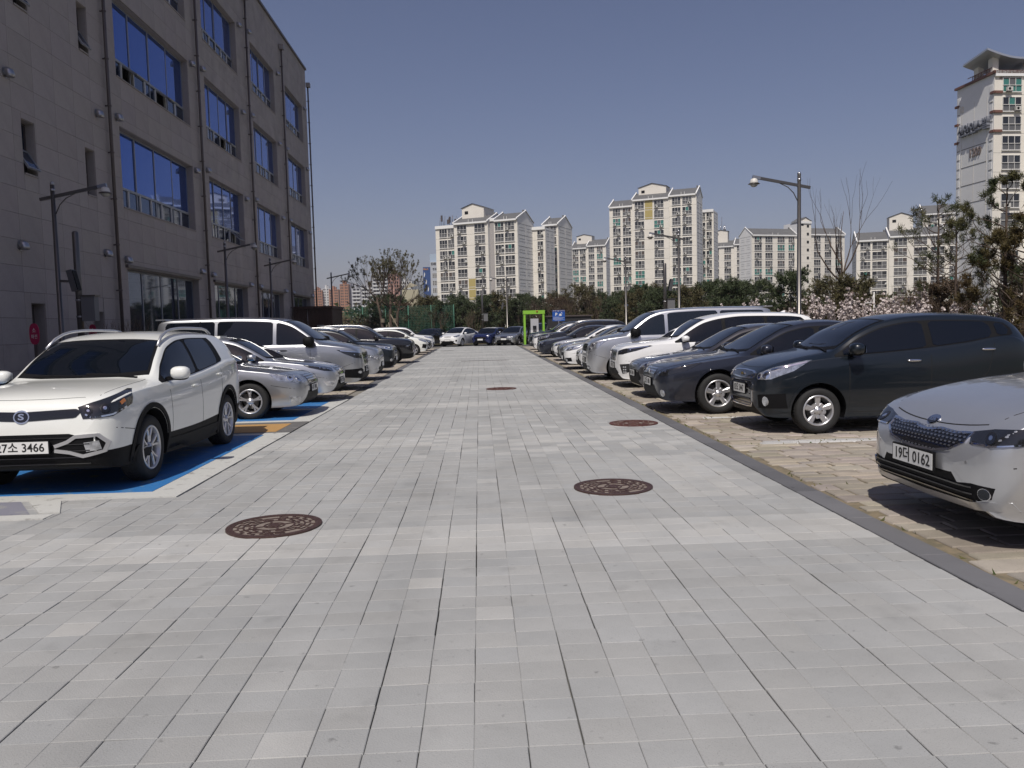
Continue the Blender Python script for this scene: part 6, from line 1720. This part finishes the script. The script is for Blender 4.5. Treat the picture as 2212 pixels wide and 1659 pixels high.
def needles(mb, c, d, n, l, w, R, m, sp=.9):
    for i in range(n):
        v = (d*R.uniform(.1, 1.0) + rvec(R)*sp).normalized(); s = v.cross(rvec(R)).normalized()*w; o = c+rvec(R)*l*.35
        mb.add([o-s, o+s, o+v*l*R.uniform(.6, 1.1)], [[0, 1, 2]], m)
def leaves(mb, c, n, rad, sz, R, m):
    for i in range(n):
        o = c+rvec(R)*rad*R.random()**.5; a = rvec(R)*sz; b_ = rvec(R)*sz*.6
        mb.add([o, o+a, o+a*.6+b_], [[0, 1, 2]], m)
# --- evergreen hedge trees
def evergreen(seed, h, w, lm, dens=1.0):
    R = random.Random(seed); t = MB(); tips = []
    t.tube([(0, 0, 0), (R.uniform(-.1, .1), 0, h*.3), (R.uniform(-.15, .15), 0, h*.9)], [.07, .055, .015], bark, 6)
    for i in range(int(64*dens)):
        z = h*(.12+.80*R.random()); f = 1-((z/h-.38)/.72)**2 if z/h > .38 else .8+.2*z/h/.38
        a = R.uniform(0, 2*PI); L = w/2*max(.15, f)*R.uniform(.75, 1.15)
        p0 = Vector((0, 0, z)); e = Vector((math.cos(a)*L, math.sin(a)*L, z+L*R.uniform(.15, .6))); mid = (p0+e)/2+Vector((0, 0, -.05))
        t.tube([p0, mid, e], [.022, .014, .006], bark, 3, cap=False)
        for k in range(6): tips.append((p0.lerp(e, .35+.13*k)+rvec(R)*.12, (e-p0).normalized()))
    c = MB()
    for p, d in tips:
        if R.random() < .12: continue
        needles(c, p, (d+Vector((0, 0, .5))).normalized(), 17, .26, .026, R, lm, .8)
        if R.random() < .8: needles(c, p+rvec(R)*.2, Vector((0, 0, 1)), 9, .2, .02, R, lm, 1)
    return t.mesh('trunk'), c.mesh('crown')
EV = [evergreen(s, 4.0, 3.0, m_) for s, m_ in ((1, L_green), (2, L_green), (3, L_olive), (4, L_green))]
EVB = [evergreen(s, 3.6, 2.9, m_) for s, m_ in ((7, L_olive), (8, L_brown))]
def put(name, meshes, x, y, s, label, cat, group, rz=None, sz=None):
    root = empty(name, (x, y, 0), rt_.uniform(0, 6.28) if rz is None else rz, label, cat, group); root.scale = (s, s, sz or s)
    inst('trunk', meshes[0], root); inst('crown', meshes[1], root); return root
# --- bare shrubs
def bare(seed, h, depth=4, spread=.5, m=None, r0=.05, stems=3, n=5, shrink=.74, up=.25, wob=.18):
    R = random.Random(seed); t = MB(); tips = []
    for i in range(stems):
        a = R.uniform(0, 2*PI); d = Vector((math.cos(a)*.35, math.sin(a)*.35, 1)).normalized() if stems > 1 else Vector((.03, 0, 1)).normalized()
        grow(t, Vector((0, 0, 0)), d, h*.34, r0, depth, tips, R, m or twig, spread, up, (2, 3), n, .7, shrink, wob)
    return t, tips
tb, _ = bare(31, 3.6, 4, .5, twig, .035, 5); BARE1 = tb
BS = []
for s in (31, 32, 33):
    t, tips = bare(s, 3.6, 4, .42, twig, .03, 5)
    tt = MB(); tt.tube([(0, 0, 0), (0, 0, .3)], .06, twig, 5)
    BS.append((tt.mesh('trunk'), t.mesh('crown')))
G1 = 'evergreen trees in the planting strip at the far end'
def hedge_label(i, kind):
    spots = ['behind the boxy white car', 'behind the black sedan at the far left', 'behind the white sloping hatchback', 'behind the blue car', 'behind the silver car of the far row', 'left of the green gate', 'directly behind the green gate', 'behind the blue parking sign', 'right of the blue parking sign']
    return spots[i % len(spots)]
# far band, each a tree of its own
xs = [-8.6, -6.7, -4.9, -3.1, -1.5, .3, 1.9, 3.6, 5.3, 7.2, 9.0, 10.8, 12.7, 14.8, 17, 19.4, 22, 25]
refs = ['beside the twin leaning tree', 'above the boxy white car', 'above the black far sedan', 'above the white sloping hatchback', 'left of the far equipment pole', 'above the small blue car', 'above the far silver car', 'left of the green gate', 'above the green gate', 'above the blue parking sign', 'right of the blue parking sign', 'left of the third right street lamp', 'right of the third right street lamp', 'below the tall cream block', 'right below the tall cream block', 'below the small distant right block', 'below the long row gable', 'below the long row']
for i, x in enumerate(xs):
    y = 73+rt_.uniform(-1.5, 1.5); s = rt_.uniform(.98, 1.16)
    bare_ = i in (1, 3, 8, 9, 11)
    put('evergreen_tree', EVB[1] if i in (1, 9) else EV[i % 4], x, y, s*(1.02 if i < 9 else 1.08), ('brownish' if i in (1, 9) else 'dark green')+' bushy tree of the far front rank, '+refs[i], 'tree', G1)
xs2 = [-8.0, -5.2, -2.2, .9, 4.3, 7.9, 11.6, 15.5, 20]
for i, x in enumerate(xs2):
    put('evergreen_tree', EV[(i+1) % 4], x+rt_.uniform(-.4, .4), 78.5+rt_.uniform(-1, 1), rt_.uniform(1.1, 1.28), 'dark bushy tree of the far rear rank, '+refs[min(17, i*2)], 'tree', G1)
for i, (x, s) in enumerate(((-7.4, .95), (-3.6, .9), (-.4, .85), (4.6, 1.1), (6.4, 1.2), (8.2, 1.15), (10.2, 1.2), (-9.6, .8))):
    put('bare_shrub', BS[i % 3], x, 70.8+rt_.uniform(-.5, .5), s, 'bare twiggy tree '+['between the boxy car and the far sedan', 'behind the white sloping hatchback', 'behind the blue car', 'behind the lime green gate', 'left of the blue parking sign', 'right of the blue parking sign', 'before the far evergreens on the right', 'at the green mesh fence'][i], 'tree', 'bare trees in front of the evergreens')
# right side strip along x = 10..17
G2 = 'evergreen shrubs in the right planting bed'
rs = [(10.8, 64, 1.0), (11.2, 60, 1.05), (10.9, 55.5, 1.0), (11.3, 51, .98), (11.0, 47, .95), (12.6, 44.5, 1.0), (11.2, 42, .9), (12.6, 39.4, .98), (11.4, 36.2, .88), (13, 33.5, .95), (12.9, 29.0, .80), (12.4, 26.0, .78), (13.6, 23.4, .72), (14.6, 20.6, .74), (13.8, 17.8, .68), (15.2, 18.6, .82), (16.0, 15.6, .8)]
rl = ['far end of the right bed beside the sign', 'right bed, second from its far end', 'right bed, behind the blue sign', 'right bed, beyond the third lamp', 'right bed, left of the tall block foot', 'right bed, back rank at the tall block foot', 'right bed, behind the grey equipment pole box', 'right bed, under the tall block gable', 'right bed, above the silver van', 'right bed, back rank above the silver van', 'dark round one left of the nearest right lamp', 'directly behind the nearest right lamp', 'right of the nearest right lamp', 'behind the right blossoms', 'above the navy hatchback roof', 'beneath the high rise', 'at the right edge beneath the pine']
for i, (x, y, s) in enumerate(rs):
    put('evergreen_shrub', ([EVB[0], EV[2], EVB[1], EV[3], EV[2]][i % 5] if i > 10 else EV[i % 4]), x, y, s*(.92 if i < 12 else .98), ('olive brown' if i > 10 else 'dark green')+' evergreen, '+rl[i], 'shrub', G2)
for i, (x, y, s) in enumerate(((10.4, 33, .62), (11, 27, .6), (12.2, 22.3, .7), (12.9, 19.2, .72), (12.6, 16.4, .62), (14.2, 16.6, .78), (15.4, 19.5, .9), (13.4, 24.6, .75), (15.8, 17, .8))):
    put('bare_shrub', BS[i % 3], x, y, s, 'bare brown shrub '+['above the silver van roof', 'left of the nearest right lamp', 'among the blossoms right of the lamp', 'above the navy hatchback windscreen', 'behind the navy hatchback roof', 'right part of the bed under the pine', 'in front of the high rise', 'behind the first blossoms', 'lowest at the right edge'][i], 'shrub', 'bare shrubs in the right planting bed')
# blossoming cherries
def cherry(seed, h, w, nfl):
    R = random.Random(seed); t = MB(); tips = []
    for i in range(4):
        a = 2*PI*i/4+R.uniform(-.4, .4); d = Vector((math.cos(a)*.55*w, math.sin(a)*.55*w, 1)).normalized()
        grow(t, Vector((0, 0, 0)), d, h*.36, .035, 3, tips, R, bark, .55, .18, (2, 3), 5, .7, .72)
    c = MB()
    for p, d in tips:
        if R.random() < .40: continue
        for k in range(nfl+2):
            o = p - d*R.uniform(0, .5) + rvec(R)*.10*R.random()
            for q in range(6):
                a = rvec(R)*.032; b_ = a.cross(rvec(R)).normalized()*.032; o2 = o+rvec(R)*.022
                c.add([o2-a, o2+b_, o2+a, o2-b_], [[0, 1, 2, 3]], blossom)
    return t.mesh('trunk'), c.mesh('blossoms')
CH = [cherry(41, 2.4, 1, 5), cherry(42, 2.3, 1.1, 5)]
for i, (x, y, s) in enumerate(((9.75, 28.8, 1.0), (10.6, 31, .95), (10.1, 24.3, 1.0), (11.0, 23.8, 1.1), (10.2, 20.6, .80), (11.0, 21.0, 1.08), (11.0, 18.4, .80), (12.4, 18.6, .85))):
    root = empty('cherry_tree', (x, y, 0), rt_.uniform(0, 6), 'pale pink blossoming shrub '+['above the silver van tail, left of the lamp', 'behind the silver van roof, farther one', 'just right of the nearest right lamp', 'fullest one between lamp and bare tree', 'low one above the dark sedan roof', 'tall one under the bare tree', 'low one above the navy hatchback windscreen', 'low one above the navy hatchback roof'][i], 'blossom tree', 'blossoming cherries behind the right row'); root.scale = (s, s, s)
    inst('trunk', CH[i % 2][0], root); inst('blossoms', CH[i % 2][1], root)
# tall bare tree
R = random.Random(5); t = MB(); tips = []
t.tube([(0, 0, 0), (.03, 0, 1.0), (.0, 0, 2.2), (.04, 0, 3.0), (.02, .05, 3.9), (.1, 0, 4.8)], [.06, .05, .04, .028, .015, .005], bark, 8)
for a, l in ((0.2, 1.7), (1.5, 1.5), (2.9, 1.8), (4.1, 1.4), (5.2, 1.6), (3.6, 1.3)):
    z0 = R.uniform(1.9, 3.1)
    d = Vector((math.cos(a)*.75, math.sin(a)*.6, .55)).normalized()
    grow(t, Vector((0, 0, z0)), d, l*.72, .030, 3, tips, R, bark, .38, .34, (1, 3), 5, .6, .82, .14)
trm = t.mesh('trunk')
root = empty('bare_tree', (13.2, 29.0, 0), .4, 'tall leafless tree with upswept thin branches before the long cream row', 'tree'); root.scale = (1.12, 1.12, 1.12)
inst('trunk', trm, root)
# pines at the right edge
def pine(seed, h, w, lm, ntip=16, trunk_h=.35, levels=9, lean=0, z0f=.35):
    R = random.Random(seed); t = MB(); tips = []
    t.tube([(0, 0, 0), (lean*.3, 0, h*.4), (lean*.7, 0, h*.75), (lean, 0, h)], [.06, .045, .028, .008], bark, 7)
    for i in range(levels*3):
        f = z0f+(1-z0f)*(i/(levels*3)); z = h*f; a = R.uniform(0, 2*PI)
        L = w/2*(1.05-((f-z0f)/(1-z0f))**1.4)*R.uniform(.7, 1.1)+.15
        d = Vector((math.cos(a), math.sin(a), .35)).normalized()
        grow(t, Vector((lean*f, 0, z)), d, L*.6, .014, 2, tips, R, bark, .45, .20, (1, 3), 4, .6, .66, .22)
    c = MB()
    for p, d in tips: needles(c, p, (d+Vector((0, 0, .3))).normalized(), ntip, .13, .0085, R, lm, .9)
    return t.mesh('trunk'), c.mesh('crown')
P1 = pine(61, 4.0, 2.6, L_pine, 15)
put('pine_tree', P1, 12.6, 20.9, .98, 'slim open pine rising left of the high rise', 'tree', None, .3)
P2 = pine(62, 4.2, 3.4, L_pine, 34, z0f=.25)
put('pine_tree', P2, 12.0, 18.0, 1.06, 'large yellow green pine in front of the high rise windows at the right edge', 'tree', None, 1.0)
P3 = pine(63, 3.0, 2.8, L_rust, 60, z0f=.1, levels=13)
put('rusty_shrub', P3, 11.7, 16.9, 1.12, 'rust brown leaved bush below the pine at the right edge', 'shrub', None, 1.0)
put('rusty_shrub', P3, 12.2, 15.9, .95, 'second rust and green bush at the extreme right edge', 'shrub', None, 2.6)
P4 = pine(64, 4.2, 2.4, L_pine, 9, z0f=.5)
put('pine_tree', P4, 14.2, 24.5, 1.18, 'thin sparse pine with a single tuft on top, left of the high rise', 'tree', None, 4.0)
L_twin = leafmat('sparse_brown_green_leaves', (.075, .065, .030), (.11, .10, .045))
# twin stemmed tree with props (left of centre)
R = random.Random(77); t = MB(); tips = []
for bx, lean, hh_ in ((-.45, -.12, 1), (.15, .02, 1), (.55, .14, 1)):
    b0 = Vector((bx, 0, 0)); t1 = Vector((bx+lean*2.2, .1, 2.6)); t2 = Vector((bx+lean*5, .1, 3.8))
    t.tube([b0, b0.lerp(t1, .5)+Vector((.05, 0, 0)), t1, t2], [.17, .145, .12, .09], bark, 8)
    for a in (0.1, 1.2, 2.3, 3.2, 4.2, 5.4):
        zf = R.uniform(.0, 1); d = Vector((math.cos(a)*1.0+lean*1.5, math.sin(a)*.9, .52)).normalized()
        grow(t, t1.lerp(t2, zf), d, 1.22, .055, 4, tips, R, bark, .50, .17, (2, 3), 4, .66, .77, .2)
c = MB()
for p, d in tips:
    if R.random() < .45: continue
    needles(c, p, Vector((0, 0, .4))+d*.4, 13, .15, .021, R, L_twin, 1.0)
tw = empty('twin_tree', (-7.2, 64.6, 0), 0, 'broad flat topped tree with twin dark stems and sparse leaf tufts, propped by poles', 'tree')
tw.scale = (.86, .86, 1.05)
inst('trunk', t.mesh('trunk'), tw); inst('crown', c.mesh('crown'), tw)
for q, (dx, z) in enumerate(((1.9, 2.5), (-1.0, 1.7), (.3, 1.9))):
    b = MB(); b.tube([(dx, -.8, 0), (dx*.12, 0, z)], .05, bark_p, 6); b.build('prop', tw)
b = MB(); b.lathe([(.19, 1.9), (.20, 2.0), (.19, 2.2)], bark_p, 10, c=(-.5, 0, 0)); b.lathe([(.19, 1.9), (.20, 2.0), (.19, 2.2)], bark_p, 10, c=(.6, 0, 0)); b.build('straw_wrap', tw)
# small bare shrubs by the stone wall
for i, (x, y, s) in enumerate(((-11.3, 26.6, .62), (-11.4, 24.8, .6), (-11.2, 49, .7), (-11.2, 52, .75))):
    put('bare_shrub', BS[i % 3], x, y, s, 'small dark bare shrub against the stone wall '+['beside the first downpipe', 'beside the red sign', 'under the third window bay', 'beside the brown cabin'][i], 'shrub', 'bare shrubs along the stone wall')
# low brush seen through the gaps, and far woods
b = MB(); R = random.Random(8)
for k in range(9000):
    x, y = (R.uniform(-16, 45), R.uniform(82, 96)) if R.random() < .75 else (R.uniform(13, 20), R.uniform(14, 66))
    h = R.uniform(0, 3.0 if y > 80 else 1.2+.8*(y > 30)); o = Vector((x, y, h)); v = rvec(R)*.35; s = rvec(R)*.16
    b.add([o-s, o+s, o+v], [[0, 1, 2]], L_brown if R.random() < .5 else L_olive)
b.build('undergrowth', kind='stuff', label='brown and olive undergrowth filling the gaps behind the trees', cat='undergrowth')
b = MB()
for k in range(15000):
    x = R.uniform(-60, 160); y = R.uniform(110, 140); h = R.uniform(0, 4.2+1.2*math.sin(x*.3)); o = Vector((x, y, h)); v = rvec(R)*.7; s = rvec(R)*.35
    b.add([o-s, o+s, o+v], [[0, 1, 2]], L_green if R.random() < .6 else L_olive)
b.build('far_thicket', kind='stuff', label='green thicket at the foot of the apartment blocks', cat='thicket')

# unseen trees and ground added behind the camera for reflections in glass and paint
flat('pavement_behind', -9.2, 9.6, -14.0, -2.5, -.1, -.006, mat('sidewalk_concrete', (.24, .23, .22), .85))
for i, x in enumerate((-14, -9, -4.5, 0, 4.5, 9, 13.5, 18)):
    put('evergreen_tree', EV[i % 4], x, -22+(i % 3), 1.9, 'unseen dark tree added behind the photographer for reflections, %s' % ('far left', 'second from the left', 'third from the left', 'left of the middle', 'right of the middle', 'third from the right', 'second from the right', 'far right')[i], 'tree', 'unseen trees added behind the photographer for reflections')

# thin spring haze
hb = MB(); hb.box(-1750, 1750, -620, 3290, -1.2, 185, 'joint')
hz = hb.build('haze', kind='stuff', label='thin pale spring haze over the whole place', cat='haze')
hm = bpy.data.materials.new('haze_air'); hm.use_nodes = True; hm.node_tree.nodes.clear()
pv = hm.node_tree.nodes.new('ShaderNodeVolumePrincipled'); pv.inputs['Color'].default_value = (.80, .82, .90, 1); pv.inputs['Density'].default_value = .00022; pv.inputs['Anisotropy'].default_value = 0
mo = hm.node_tree.nodes.new('ShaderNodeOutputMaterial'); hm.node_tree.links.new(pv.outputs[0], mo.inputs['Volume'])
hz.data.materials.clear(); hz.data.materials.append(hm)
